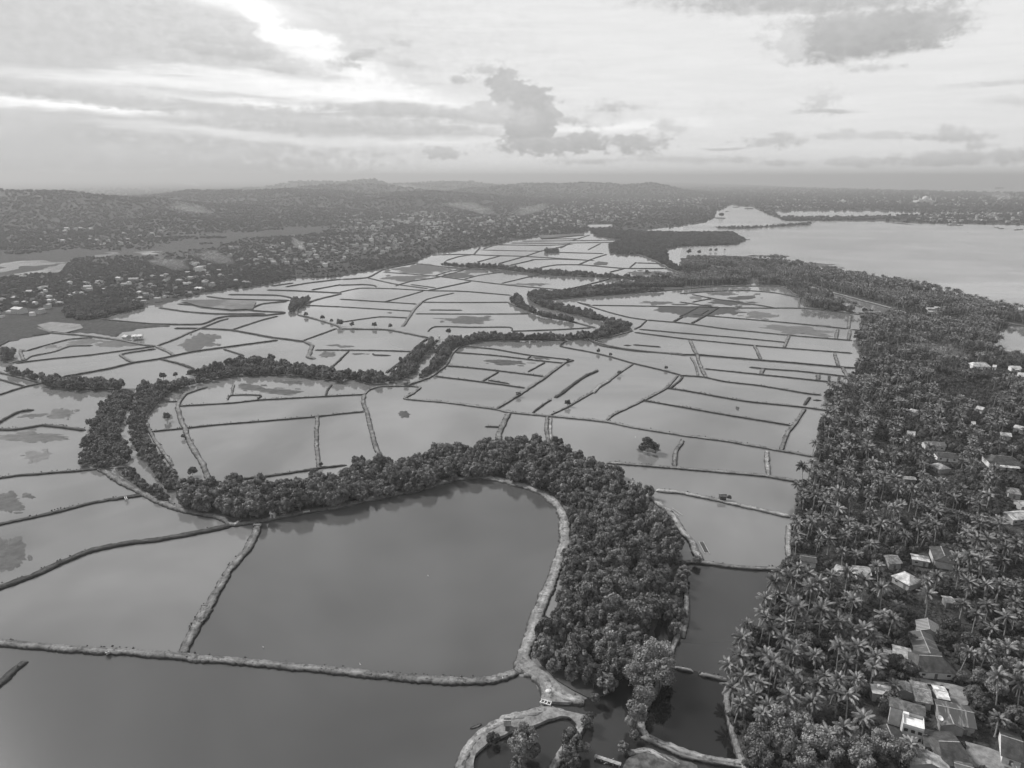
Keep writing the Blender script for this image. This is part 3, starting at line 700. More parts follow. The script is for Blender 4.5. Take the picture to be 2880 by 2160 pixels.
MUD = [  # tile, x, y, rx, ry, tone, rot
 ('D', 190, 338, 215, 34, 'd', 0), ('D', 235, 465, 90, 38, 'l', -.1), ('D', 40, 765, 140, 68, 'm', 0), ('D', 40, 1090, 135, 110, 'm', 0.1),
 ('D', 390, 195, 100, 30, 'd', -.1), ('D', 230, 205, 90, 14, 'm', -.1), ('A', 1290, 1112, 125, 48, 'd', -.05), ('A', 1380, 1080, 60, 16, 'd', 0),
 ('A', 1620, 1405, 90, 20, 'd', 0.05), ('A', 1750, 1425, 170, 14, 'd', 0.03), ('A', 1850, 1370, 90, 12, 'd', 0.05), ('A', 1850, 1440, 120, 12, 'd', 0), ('E', 402, 198, 36, 24, 'd', 0),
 ('B', 1080, 1245, 120, 20, 'd', 0.04), ('B', 1290, 1215, 52, 10, 'd', 0), ('B', 830, 965, 160, 24, 'm', 0), ('A', 2140, 1190, 60, 16, 'm', 0), ('A', 2160, 1132, 50, 7, 'm', 0),
 ('B', 520, 640, 170, 28, 'm', 0), ('B', 400, 695, 140, 18, 'm', 0), ('B', 760, 680, 90, 14, 'd', 0), ('B', 860, 655, 90, 10, 'm', 0), ('B', 1680, 600, 50, 12, 'd', 0), ('B', 1990, 665, 130, 16, 'm', 0),
 ('C', 110, 905, 260, 35, 'd', 0.0), ('B', 2060, 858, 110, 10, 'm', 0), ('C', 270, 797, 85, 12, 'm', 0), ('C', 400, 823, 85, 14, 'd', 0), ('C', 290, 855, 130, 18, 'd', .05), ('C', 480, 800, 28, 5, 'm', 0),
 ('C', 90, 825, 40, 12, 'l', 0), ('C', 760, 1035, 220, 28, 'l', .08), ('C', 500, 940, 110, 22, 'l', 0), ('C', 780, 1053, 20, 5, 'd', 0), ('A', 760, 1125, 130, 22, 'd', 0), ('A', 540, 1110, 120, 18, 'd', -.1), ('A', 330, 1140, 60, 10, 'd', 0),
 ('B', 1230, 738, 120, 8, 'm', 0), ('B', 110, 1187, 55, 5, 'd', 0), ('B', 30, 1140, 50, 8, 'm', 0), ('B', 315, 921, 16, 5, 'd', 0), ('D', 1085, 215, 34, 26, 'd', 0), ('A', 1155, 1465, 20, 12, 'd', 0),
 ('C', 950, 630, 90, 13, 'm', .25), ('C', 850, 605, 130, 7, 'm', .05), ('C', 740, 590, 30, 6, 'd', 0), ('F', 355, 160, 14, 14, 'd', 0),
 ('E', 1996, 425, 70, 16, 'd', 0), ('C', 560, 360, 90, 5, 'd', -.06), ('C', 330, 367, 120, 6, 'd', 0), ('C', 750, 345, 100, 5, 'd', -.1), ('C', 1400, 342, 90, 4, 'd', .1), ('C', 240, 308, 36, 5, 'd', 0),
]
def build_mud():
    rq = random.Random(4)
    for t, x, y, rx, ry, tone, rot in list(MUD):
        if rx > 50:
            for k in range(4): a = rq.uniform(0, 6.28); MUD.append((t, x + math.cos(a) * rx * rq.uniform(.9, 1.35), y + math.sin(a) * ry * 1.2, rx * rq.uniform(.06, .25), ry * rq.uniform(.08, .3), tone, rot))
    mm = {'d': m_mud('mud_dark', 0.022, 0.06, .7), 'm': m_mud('mud_mid', 0.05, 0.09, .9), 'l': m_mud('mud_thin', 0.08, 0.13, .8)}
    for i, (t, x, y, rx, ry, tone, rot) in enumerate(MUD):
        P = blob_poly(t, x, y, rx, ry, i * 3.7 + 1, rot); cx = sum(p[0] for p in P) / len(P); cy = sum(p[1] for p in P) / len(P)
        V = [(cx, cy, 0.16)]; Fc = []; n = len(P)
        for ring, (k, z) in enumerate(((0.8, 0.10), (1.0, -0.06))):
            V += [(cx + (p[0] - cx) * k, cy + (p[1] - cy) * k, z + 0.0007 * i) for p in P]
        for j in range(n):
            q = (j + 1) % n
            Fc.append((0, 1 + j, 1 + q)); Fc.append((1 + j, 1 + n + j, 1 + n + q)); Fc.append((1 + j, 1 + n + q, 1 + q))
        me = np_mesh('mudflat', V, Fc, mm[tone]); ob('mudflat', me, kind='structure')
build_mud()

# low banks that carry the mangrove belts are built from the belt outlines below
ZC = 4.5
BELTS = [  # name, outline of the canopy in the photo, spacing, label phrase
 ('D 1150,650 1400,630 1700,650 1900,630 2100,600 2212,585 | E 100,520 400,490 650,430 900,395 1100,365 1250,370 1400,395 1500,440 1650,500 | E 1580,560 1350,560 1250,620 1100,600 950,570 850,570 700,600 600,635 400,680 150,730 0,760 | D 2000,780 1850,800 1700,840 1550,845 1450,815 1250,785 1150,740', 'long belt of round mangroves curving behind the big dark pond'),
 ('E 1350,560 1580,500 1750,520 1820,580 1860,640 1940,710 2040,810 2100,900 2180,970 2180,1060 2140,1150 2100,1230 2110,1400 2060,1480 2030,1560 2040,1640 | G 1990,860 1890,960 1800,1060 1700,1150 1600,1160 1500,1110 1400,1050 1300,950 1250,880 | E 1290,1640 1370,1500 1410,1350 1450,1200 1500,1060 1510,900 1470,770 1390,690 1250,630', 'thick block of mangroves right of the dark pond'),
 ('E 2140,1180 2212,1130 | F 5,1100 15,1180 0,1320 | E 2200,1500 2170,1600 2120,1600 2110,1450 2130,1300', 'narrow mangrove strip beside the narrow pond near the palms'),
 ('D 790,10 870,10 850,90 800,180 770,230 780,310 830,400 845,450 820,480 740,505 620,510 520,490 520,450 545,340 590,280 630,200 650,120 710,70', 'bushy mangroves on the left bank of the winding creek'),
 ('D 910,30 1000,10 1130,10 1040,80 950,150 920,210 930,300 980,380 1040,450 1090,520 1150,600 1150,660 1070,650 1000,560 905,430 850,350 835,250 860,110', 'dense mangroves on the right bank of the winding creek'),
 ('D 740,520 850,510 930,610 1050,650 1090,720 1050,730 960,680 850,610 770,560', 'low mangroves where the creek meets the left ponds'),
 ('A 1190,1350 1300,1330 1500,1275 1700,1240 1850,1245 1980,1255 2212,1285 2212,1350 2000,1315 1700,1300 1500,1310 1350,1340 1200,1370', 'mangroves along the far bank behind the crescent pond'),
 ('A 1200,1300 1400,1260 1550,1225 1750,1215 1780,1235 1530,1260 1300,1310', 'taller ragged trees standing above the mangroves of the far bank'),
 ('B 0,1290 100,1305 300,1315 380,1250 500,1140 560,1095 630,1080 600,1120 555,1150 500,1220 470,1290 400,1330 200,1355 0,1320', 'mangroves on the left bank of the middle creek'),
 ('B 700,1080 900,1055 1000,1050 1200,1065 1400,1058 1600,1048 1700,1010 1740,970 1600,935 1450,905 1300,865 1220,825 1200,795 1250,778 1450,782 1560,770 1700,765 1900,750 2100,740 2212,742 2212,758 1900,775 1700,790 1500,805 1290,822 1350,845 1600,905 1750,955 1880,985 1870,1010 1800,1035 1700,1062 1500,1075 1200,1080 900,1080 800,1105 720,1140 690,1200 620,1265 560,1305 500,1325 520,1290 590,1235 605,1170 640,1120', 'long mangrove belt snaking beside the middle creek'),
 ('B 1095,830 1140,795 1170,805 1175,850 1220,885 1300,920 1500,950 1500,965 1300,930 1200,892 1110,850', 'small mangroves at the sharp creek bend in the distance'),
 ('B 650,592 750,600 950,603 1100,622 1200,632 1400,645 1600,655 1700,668 1900,682 2000,692 2212,715 2212,740 2050,730 1900,697 1600,675 1300,660 1200,650 1000,625 800,615 650,603', 'far row of mangroves crossing the distant ponds'),
 ('B 1450,775 1600,750 1800,725 2000,715 2212,715 2212,735 1900,742 1600,765 1460,782', 'distant mangrove rows meeting near the coastal wood'),
 ('A 260,1315 350,1332 600,1342 790,1362 780,1395 600,1398 400,1392 280,1365', 'round mangroves in a row along the left creek bank'),
 ('A 20,1275 250,1312 230,1335 100,1308', 'sparse mangroves at the far left creek edge'), ('A 0,1145 90,1165 80,1205 0,1215', 'mangroves at the left edge of the photo'),
 ('A 1870,875 1905,825 2010,815 1990,840 1905,885 1880,905', 'small mangrove clump on the distant dike junction'),
 ('C 675,745 900,805 1040,875 1000,895 880,875 760,800', 'dark mangroves by the coastal lagoon'),
 ('B 1320,508 1400,505 1410,520 1320,522', 'trees on a distant pond dike'),
 ('C 220,362 400,365 830,338 830,345 400,372 220,368', 'bushes on the low sand bar in the bay'),
 ('A 880,1398 950,1378 1060,1372 1170,1366 1200,1345 1200,1372 1150,1400 1040,1420 900,1430', 'mangroves joining the left creek bank to the far bank'),
 ('C 640,303 900,308 1540,296 1540,306 900,318 640,312', 'trees on the spit before the lagoon'),
]
def belt_bank():
    """a low mud bank under each belt so that the trees stand on ground"""
    for i, (spec, lab) in enumerate(BELTS):
        P = pts(spec, 3.0)
        if len(P) < 3: continue
        mb = MB(); n = len(P)
        mb.add([(x, y, 0.45 + 0.003 * i) for x, y in P] + [(x, y, -0.5) for x, y in P], [tuple(range(n))] + [(j, n + j, n + (j + 1) % n, (j + 1) % n) for j in range(n)])
        mb.build('mud_bank', m_mud('bank_mud', 0.03, 0.06, .8), kind='structure')
belt_bank()

# ------------------------------------------------------------------ tree prototypes
def quads_from(c, nrm, up, sx, sy):
    """leaf quads: centres c, normals, sizes"""
    t = np.cross(nrm, up); L = np.linalg.norm(t, axis=1, keepdims=True); t = t / np.maximum(L, 1e-6)
    b = np.cross(nrm, t)
    t = t * sx[:, None]; b = b * sy[:, None]
    V = np.stack([c - t - b * .6, c + t * .7 - b, c + t + b * .7, c - t * .6 + b], 1).reshape(-1, 3)
    n = len(c); Fc = np.arange(n * 4).reshape(n, 4)
    return V, Fc
def crown_mesh(name, seed, Rx, Hc, base, nblob, nleaf, leaf, m, rb=(0.28, 0.42), open_=0.0, flat=1.0):
    r = np.random.default_rng(seed)
    cs = []; rs = []
    for i in range(nblob):
        a = r.uniform(0, 2 * math.pi); u = r.uniform(0, 1) ** 0.7
        th = math.acos(1 - u * 1.35)                       # 0 top .. beyond the equator
        k = r.uniform(0.45, 0.78)
        rr = Rx * r.uniform(*rb)
        cs.append((math.cos(a) * math.sin(th) * Rx * k, math.sin(a) * math.sin(th) * Rx * k, base + Hc * (0.42 + 0.5 * math.cos(th) * k / 0.7)))
        rs.append(rr)
    cs.append((0, 0, base + Hc * .45)); rs.append(Rx * .5)
    Vs = []; Fs = []; k = 0
    for c, rr in zip(cs, rs):
        d = r.normal(size=(nleaf, 3)); d[:, 2] = d[:, 2] * 0.9 + 0.35; d /= np.linalg.norm(d, axis=1, keepdims=True)
        rad = rr * (1 - r.uniform(0, 1, nleaf) ** 2 * 0.35) * (1 + open_ * r.normal(size=nleaf) * 0.3)
        p = np.array(c) + d * rad[:, None] * np.array([1, 1, flat])
        nn = d + r.normal(size=(nleaf, 3)) * 0.55; nn /= np.linalg.norm(nn, axis=1, keepdims=True)
        V, Fc = quads_from(p, nn, r.normal(size=(nleaf, 3)), leaf * r.uniform(.6, 1.3, nleaf), leaf * r.uniform(.6, 1.3, nleaf))
        Vs.append(V); Fs.append(Fc + k); k += len(V)
    return np_mesh(name, np.concatenate(Vs), np.concatenate(Fs), m)
def trunk_mesh(name, seed, H, r0, m, branches=4):
    rr = random.Random(seed); mb = MB()
    x = y = 0; path = []; rad = []
    for i in range(6):
        path.append((x, y, H * i / 5)); rad.append(r0 * (1 - 0.12 * i)); x += rr.uniform(-.15, .15); y += rr.uniform(-.15, .15)
    mb.tube(path, rad, 6)
    for b in range(branches):
        a = 2 * math.pi * b / branches + rr.uniform(-.4, .4); k = rr.randint(2, 4); p = path[k]
        l = H * rr.uniform(.3, .5)
        mb.tube([p, (p[0] + math.cos(a) * l * .5, p[1] + math.sin(a) * l * .5, p[2] + l * .35), (p[0] + math.cos(a) * l, p[1] + math.sin(a) * l, p[2] + l * .75)], [r0 * .5, r0 * .35, r0 * .15], 5)
    return mb.mesh(name, m)
def palm_crown(name, seed, m, nf=24, L=4.0):
    r = random.Random(seed); V = []; Fc = []
    for f in range(nf):
        a = f * 2.39996 + r.uniform(-.2, .2)
        u = f / nf
        e0 = math.radians(78 - 95 * u + r.uniform(-8, 8))
        l = L * r.uniform(.85, 1.08) * (0.8 if u < .12 else 1.0)
        droop = math.radians(55 + 25 * r.random()) * (0.75 + .35 * u)
        ca, sa = math.cos(a), math.sin(a); n = 15
        x = 0.1; z = 0.1; pr = []
        for i in range(n + 1):
            t = i / n; e = e0 - droop * t ** 1.3
            pr.append((x, z, e)); x += math.cos(e) * l / n; z += math.sin(e) * l / n
        side = r.uniform(-.1, .1)
        def W(px_, lat, pz): return (px_ * ca - (lat + side * px_ * .3) * sa, px_ * sa + (lat + side * px_ * .3) * ca, pz)
        # rachis
        for i in range(n):
            w = 0.07 * (1 - i / n) + .015; k = len(V)
            V += [W(pr[i][0], -w, pr[i][1]), W(pr[i][0], w, pr[i][1]), W(pr[i + 1][0], w * .8, pr[i + 1][1]), W(pr[i + 1][0], -w * .8, pr[i + 1][1])]
            Fc.append((k, k + 1, k + 2, k + 3))
        # leaflets
        for i in range(2, n + 1):
            t = i / n; ll = .95 * math.sin(math.pi * (0.12 + .8 * t)) ** .7 + .12
            for half in (0, 1):
                q = i - 0.5 * half; j = min(int(q), n - 1); fr = q - j
                bx = pr[j][0] + (pr[j + 1][0] - pr[j][0]) * fr; bz = pr[j][1] + (pr[j + 1][1] - pr[j][1]) * fr; e = pr[j][2]
                for s in (-1, 1):
                    dr = math.radians(38 + 22 * r.random()); fw = .5
                    tip = (bx + math.cos(e) * ll * fw, s * ll * math.cos(dr) * .85, bz + math.sin(e) * ll * fw - ll * math.sin(dr) * .75)
                    wx = l / n * .42; k = len(V)
                    V += [W(bx - wx * math.cos(e), 0, bz - wx * math.sin(e)), W(bx + wx * math.cos(e), 0, bz + wx * math.sin(e)), W(tip[0] + .05, tip[1], tip[2]), W(tip[0] - .04, tip[1], tip[2] - .02)]
                    Fc.append((k, k + 1, k + 2, k + 3))
    return np_mesh(name, V, Fc, m)
def palm_trunk(name, seed, m, H=10.0):
    r = random.Random(seed); mb = MB(); lean = r.uniform(.02, .14); a = r.uniform(0, 6.28); path = []; rad = []
    for i in range(8):
        t = i / 7; path.append((math.cos(a) * lean * H * t * t, math.sin(a) * lean * H * t * t, H * t)); rad.append(.24 - .1 * t + (.12 if i == 0 else 0))
    mb.tube(path, rad, 7); return mb.mesh(name, m), path[-1]

PROTO = {}
def make_protos():
    PROTO['mangrove'] = [(crown_mesh('crown', 10 + i, 3.4 + .3 * (i % 3), 6.6, 1.0, (34, 26, 38, 30, 22)[i], 150, .24, LEAF_M(), rb=(.19, .31) if i % 2 == 0 else (.22, .36), open_=(0, .5, .2, .9, .4)[i]), trunk_mesh('trunk', i, 4.0, .2, BARK())) for i in range(5)]
    PROTO['broad'] = [(crown_mesh('crown', 30 + i, 3.8, 5.2, 2.4, 24, 190, .26, LEAF_B()), trunk_mesh('trunk', 20 + i, 4.6, .26, BARK())) for i in range(4)]
    PROTO['pale'] = [(crown_mesh('crown', 50 + i, 3.4, 6.5, 2.4, 26, 170, .20, LEAF_L(), open_=.9, rb=(.24, .38)), trunk_mesh('trunk', 40 + i, 5.2, .2, BARK())) for i in range(3)]
    PROTO['palm'] = []
    for i in range(6):
        tm, top = palm_trunk('trunk', 60 + i, PBARK()); cm = palm_crown('crown', 70 + i, LEAF_P(), (24, 17, 27, 20, 22, 14)[i], (3.6, 4.0, 3.2, 3.8, 3.4, 3.5)[i])
        co = np.zeros(len(cm.vertices) * 3, dtype=np.float32); cm.vertices.foreach_get('co', co)
        co = co.reshape(-1, 3) + np.array(top, dtype=np.float32); cm.vertices.foreach_set('co', co.ravel()); cm.update()
        PROTO['palm'].append((cm, tm))
    PROTO['far'] = [(crown_mesh('crown', 90 + i, 6.0, 8.0, -1.0, 16, 60, .6, LEAF_F(), flat=.8), None) for i in range(3)]
make_protos()
NAMES = {'mangrove': ('mangrove_tree', 'tree'), 'broad': ('broadleaf_tree', 'tree'), 'pale': ('pale_tree', 'tree'), 'palm': ('palm_tree', 'palm')}
FIRST = {}
def place_tree(kind, x, y, z, s, rz, label, group, var=0, sz=1.0):
    cm, tm = PROTO[kind][var % len(PROTO[kind])]
    nm, cat = NAMES[kind]
    e = bpy.data.objects.new(nm, None); C.objects.link(e); e.empty_display_size = .5
    tag(e, label, cat, group)
    e.location = (x, y, z); e.scale = (s, s, s * sz); e.rotation_euler = (math.sin(x * 7.3) * .09, math.cos(y * 5.1) * .09, rz) if kind == 'palm' and group else (0, 0, rz)
    if kind == 'mangrove' and group: e.scale = (s * (1 + .18 * math.sin(x * 3)), s * (1 - .18 * math.sin(x * 3)), s * sz)
    c = ob('crown', cm, e); t = ob('trunk', tm, e)
    FIRST.setdefault((kind, var % len(PROTO[kind])), (c, t))
    return e

# ------------------------------------------------------------------ scattered masses (geometry nodes; sources are real trees of the scene)
def instancer(name, P, scale, rot, srcs, label=None, cat=None, mode='stuff'):
    P = np.asarray(P, dtype=np.float32)
    if not len(P): return
    me = bpy.data.meshes.new(name); me.vertices.add(len(P)); me.vertices.foreach_set('co', P.ravel())
    a = me.attributes.new('sc', 'FLOAT', 'POINT'); a.data.foreach_set('value', np.asarray(scale, dtype=np.float32))
    a = me.attributes.new('rz', 'FLOAT', 'POINT'); a.data.foreach_set('value', np.asarray(rot, dtype=np.float32))
    a = me.attributes.new('iv', 'INT', 'POINT'); a.data.foreach_set('value', RNG.integers(0, len(srcs), len(P)).astype(np.int32))
    o = ob(name, me, label=label, cat=cat, kind='stuff')
    g = bpy.data.node_groups.new(name + '_scatter', 'GeometryNodeTree')
    g.interface.new_socket(name='Geometry', in_out='INPUT', socket_type='NodeSocketGeometry')
    g.interface.new_socket(name='Geometry', in_out='OUTPUT', socket_type='NodeSocketGeometry')
    gi = g.nodes.new('NodeGroupInput'); go = g.nodes.new('NodeGroupOutput')
    iop = g.nodes.new('GeometryNodeInstanceOnPoints')
    jn = g.nodes.new('GeometryNodeJoinGeometry')
    for src in reversed(srcs):
        j2 = g.nodes.new('GeometryNodeJoinGeometry')
        for so in src:
            if so is None: continue
            oi = g.nodes.new('GeometryNodeObjectInfo'); oi.transform_space = 'ORIGINAL'
            oi.inputs['Object'].default_value = so; oi.inputs['As Instance'].default_value = False
            g.links.new(oi.outputs['Geometry'], j2.inputs[0])
        gt = g.nodes.new('GeometryNodeGeometryToInstance'); g.links.new(j2.outputs[0], gt.inputs[0]); g.links.new(gt.outputs[0], jn.inputs[0])
    def attr(nm, tp):
        n = g.nodes.new('GeometryNodeInputNamedAttribute'); n.data_type = tp; n.inputs['Name'].default_value = nm
        return next(s for s in n.outputs if s.enabled and s.name == 'Attribute')
    g.links.new(gi.outputs[0], iop.inputs['Points']); g.links.new(jn.outputs[0], iop.inputs['Instance'])
    iop.inputs['Pick Instance'].default_value = True
    g.links.new(attr('iv', 'INT'), iop.inputs['Instance Index'])
    cx = g.nodes.new('ShaderNodeCombineXYZ'); g.links.new(attr('rz', 'FLOAT'), cx.inputs[2]); g.links.new(cx.outputs[0], iop.inputs['Rotation'])
    g.links.new(attr('sc', 'FLOAT'), iop.inputs['Scale'])
    g.links.new(iop.outputs[0], go.inputs[0])
    md = o.modifiers.new('scatter', 'NODES'); md.node_group = g
    return o

def poisson(poly, spacing, seed, tries=1.6):
    P = np.asarray(poly); r = np.random.default_rng(seed)
    x0, y0 = P.min(0); x1, y1 = P.max(0)
    nx, ny = int((x1 - x0) / spacing) + 2, int((y1 - y0) / spacing) + 2
    gx, gy = np.meshgrid(np.arange(nx), np.arange(ny))
    X = x0 + (gx + (gy % 2) * .5) * spacing + r.uniform(-.38, .38, gx.shape) * spacing
    Y = y0 + gy * spacing * .92 + r.uniform(-.38, .38, gx.shape) * spacing
    X, Y = X.ravel(), Y.ravel(); k = inside(P, X, Y)
    return X[k], Y[k]
def in_view(x, y, m=40):
    """photo pixel of a ground point"""
    zc = y * CP + CAM_H * SP
    sx = 1440 + F * x / zc; sy = 1080 + F * (CAM_H * CP - y * SP) / zc
    return sx, sy

# ---- mangroves
def mangroves():
    allp = []
    for i, (spec, lab) in enumerate(BELTS):
        P = pts(spec, ZC); d = np.mean([math.hypot(*p) for p in P])
        sp = 5.5 if i < 2 else 4.4 if i < 6 else 5.4
        if d > 1200: sp = 8
        if d > 2000: sp = 14
        X, Y = poisson(P, sp, 100 + i)
        allp += [(float(math.hypot(x, y)), float(x), float(y), i, sp) for x, y in zip(X, Y)]
    allp.sort()
    n = 0; rest = []
    r = random.Random(5)
    for d, x, y, i, sp in allp:
        sx, sy = in_view(x, y)
        s = r.uniform(.7, 1.5) * (1.0 if i < 2 else .56 if i < 6 else .72 if i < 11 else .75)
        if i == 7: s *= 1.25
        if sp > 8: s *= 1.3
        if n < 290 and -60 < sx < 2940 and sy < 2260:
            lab = BELTS[i][1]
            if i == 1: lab += (', at its upper end', ', rim beside the sandy bank', ', deep in its middle', ', towards the creek', ', at its lower tip')[0 if sy < 1330 else 4 if sy > 1850 else 1 if sx < 1650 - (sy - 1400) * .2 else 3 if sx > 1760 else 2]
            place_tree('mangrove', x, y, .35, s, r.uniform(0, 6.28), 'crown in the ' + lab if not lab.startswith('thick') else 'mangrove in the ' + lab.replace(' of mangroves', ''), lab, r.randrange(5), r.uniform(.85, 1.25)); n += 1
        else: rest.append((x, y, .35, s))
    rest = np.array(rest)
    instancer('mangrove_belt', rest[:, :3], rest[:, 3], RNG.uniform(0, 6.28, len(rest)), [FIRST[('mangrove', k)] for k in range(5)], 'farther mangrove belts lining the winding creeks between the ponds', 'mangroves')
    print('mangroves', n, len(rest))
mangroves()

# ------------------------------------------------------------------ houses
GZ = 1.0
HOUSE_FOOT = []
def wall_mat(v=0.55): return m_plain('wall_%d' % int(v * 100), v, .8, .12, .8)
def house(spec, hw, tone, label, wall=0.5, hr=4.6, he=3.0, hip=0.0, kind='sheet', name='house', extra=None, win=True, group=None, gz=GZ):
    """spec: the two ends of the ridge as seen in the photo; hw: half width of the roof"""
    (x1, y1), (x2, y2) = pts(spec, gz + hr)[:2]
    if x2 < x1: x1, y1, x2, y2 = x2, y2, x1, y1
    L = math.hypot(x2 - x1, y2 - y1); rz = math.atan2(y2 - y1, x2 - x1)
    e = bpy.data.objects.new(name, None); C.objects.link(e); e.location = ((x1 + x2) / 2, (y1 + y2) / 2, gz); e.rotation_euler = (0, 0, rz)
    tag(e, label, 'house' if name == 'house' else name.replace('_', ' '), group)
    HOUSE_FOOT.append((e.location.x, e.location.y, max(L / 2 + hip, hw) + 1.0))
    l = L / 2 + hip; t = .12; mb = MB(); lr = L / 2
    A = [(-l, -hw, he), (l, -hw, he), (l, hw, he), (-l, hw, he), (-lr, 0, hr), (lr, 0, hr)]
    B = [(x, y, z - t) for x, y, z in A]
    mb.add(A + B, [(0, 1, 5, 4), (2, 3, 4, 5), (1, 2, 5), (3, 0, 4)] if hip else [(0, 1, 5, 4), (2, 3, 4, 5)])
    mb.add(A + B, [(10, 11, 7, 6), (11, 10, 9, 8), (0, 6, 7, 1), (2, 8, 9, 3)] + ([(8, 7, 1, 2), (6, 9, 3, 0), (7, 8, 11), (9, 6, 10)] if hip else [(1, 7, 11, 5), (5, 11, 8, 2), (0, 4, 10, 6), (4, 3, 9, 10)]))
    rf = mb.build('roof', m_roof('roof_%s_%d' % (kind, int(tone * 100)), tone, kind), e)
    rc = MB(); rc.box((0, 0, hr + .03), (L + .1, .3, .08)); rc.build('ridge_cap', m_plain('ridge_metal', .28), rf)
    i = .5; wl, ww = l - i, hw - i; k = (hw - i) / hw
    mb = MB(); top = he - t - .02
    mb.add([(-wl, -ww, 0), (wl, -ww, 0), (wl, ww, 0), (-wl, ww, 0), (-wl, -ww, top + (hr - he) * .0), (wl, -ww, top), (wl, ww, top), (-wl, ww, top)] + ([] if hip else [(-wl, 0, hr - t - .12), (wl, 0, hr - t - .12)]),
           [(0, 1, 5, 4), (2, 3, 7, 6), (1, 2, 6, 5), (3, 0, 4, 7)] + ([(4, 5, 6, 7)] if hip else [(5, 6, 9), (7, 4, 8)]))
    mb.build('wall', wall_mat(wall), e)
    if win:
        dk = m_plain('glass_dark', .03, .3, .05)
        nW = max(1, int(wl * 2 / 3.2))
        for q in range(nW):
            x = -wl + (q + .5) * 2 * wl / nW
            if q == nW // 2:
                mb = MB(); mb.box((x, -ww - .03, 1.05), (1.0, .1, 2.1)); dd = mb.build('door', m_plain('door_wood', .12), e)
            else:
                mb = MB(); mb.box((x, -ww - .02, 1.6), (1.2, .08, 1.0)); dd = mb.build('window', dk, e)
                mb = MB(); mb.box((x, -ww - .05, 1.05), (1.4, .14, .1)); mb.box((x, -ww - .05, 2.14), (1.4, .14, .08)); mb.build('frame', wall_mat(.6), dd)
    if extra == 'porch':
        mb = MB(); mb.add([(-wl * .5, -hw - 2.4, he - .7), (wl * .7, -hw - 2.4, he - .7), (wl * .7, -hw + .1, he - .15), (-wl * .5, -hw + .1, he - .15),
                           (-wl * .5, -hw - 2.4, he - .8), (wl * .7, -hw - 2.4, he - .8), (wl * .7, -hw + .1, he - .25), (-wl * .5, -hw + .1, he - .25)], [(0, 1, 2, 3), (7, 6, 5, 4), (0, 4, 5, 1), (1, 5, 6, 2), (3, 7, 4, 0)])
        mb.build('porch_roof', m_roof('roof_sheet_40', .4), e)
        for x in (-wl * .45, wl * .1, wl * .65):
            mb = MB(); mb.box((x, -hw - 2.2, (he - .8) / 2), (.15, .15, he - .8)); mb.build('post', wall_mat(.6), e)
    return e

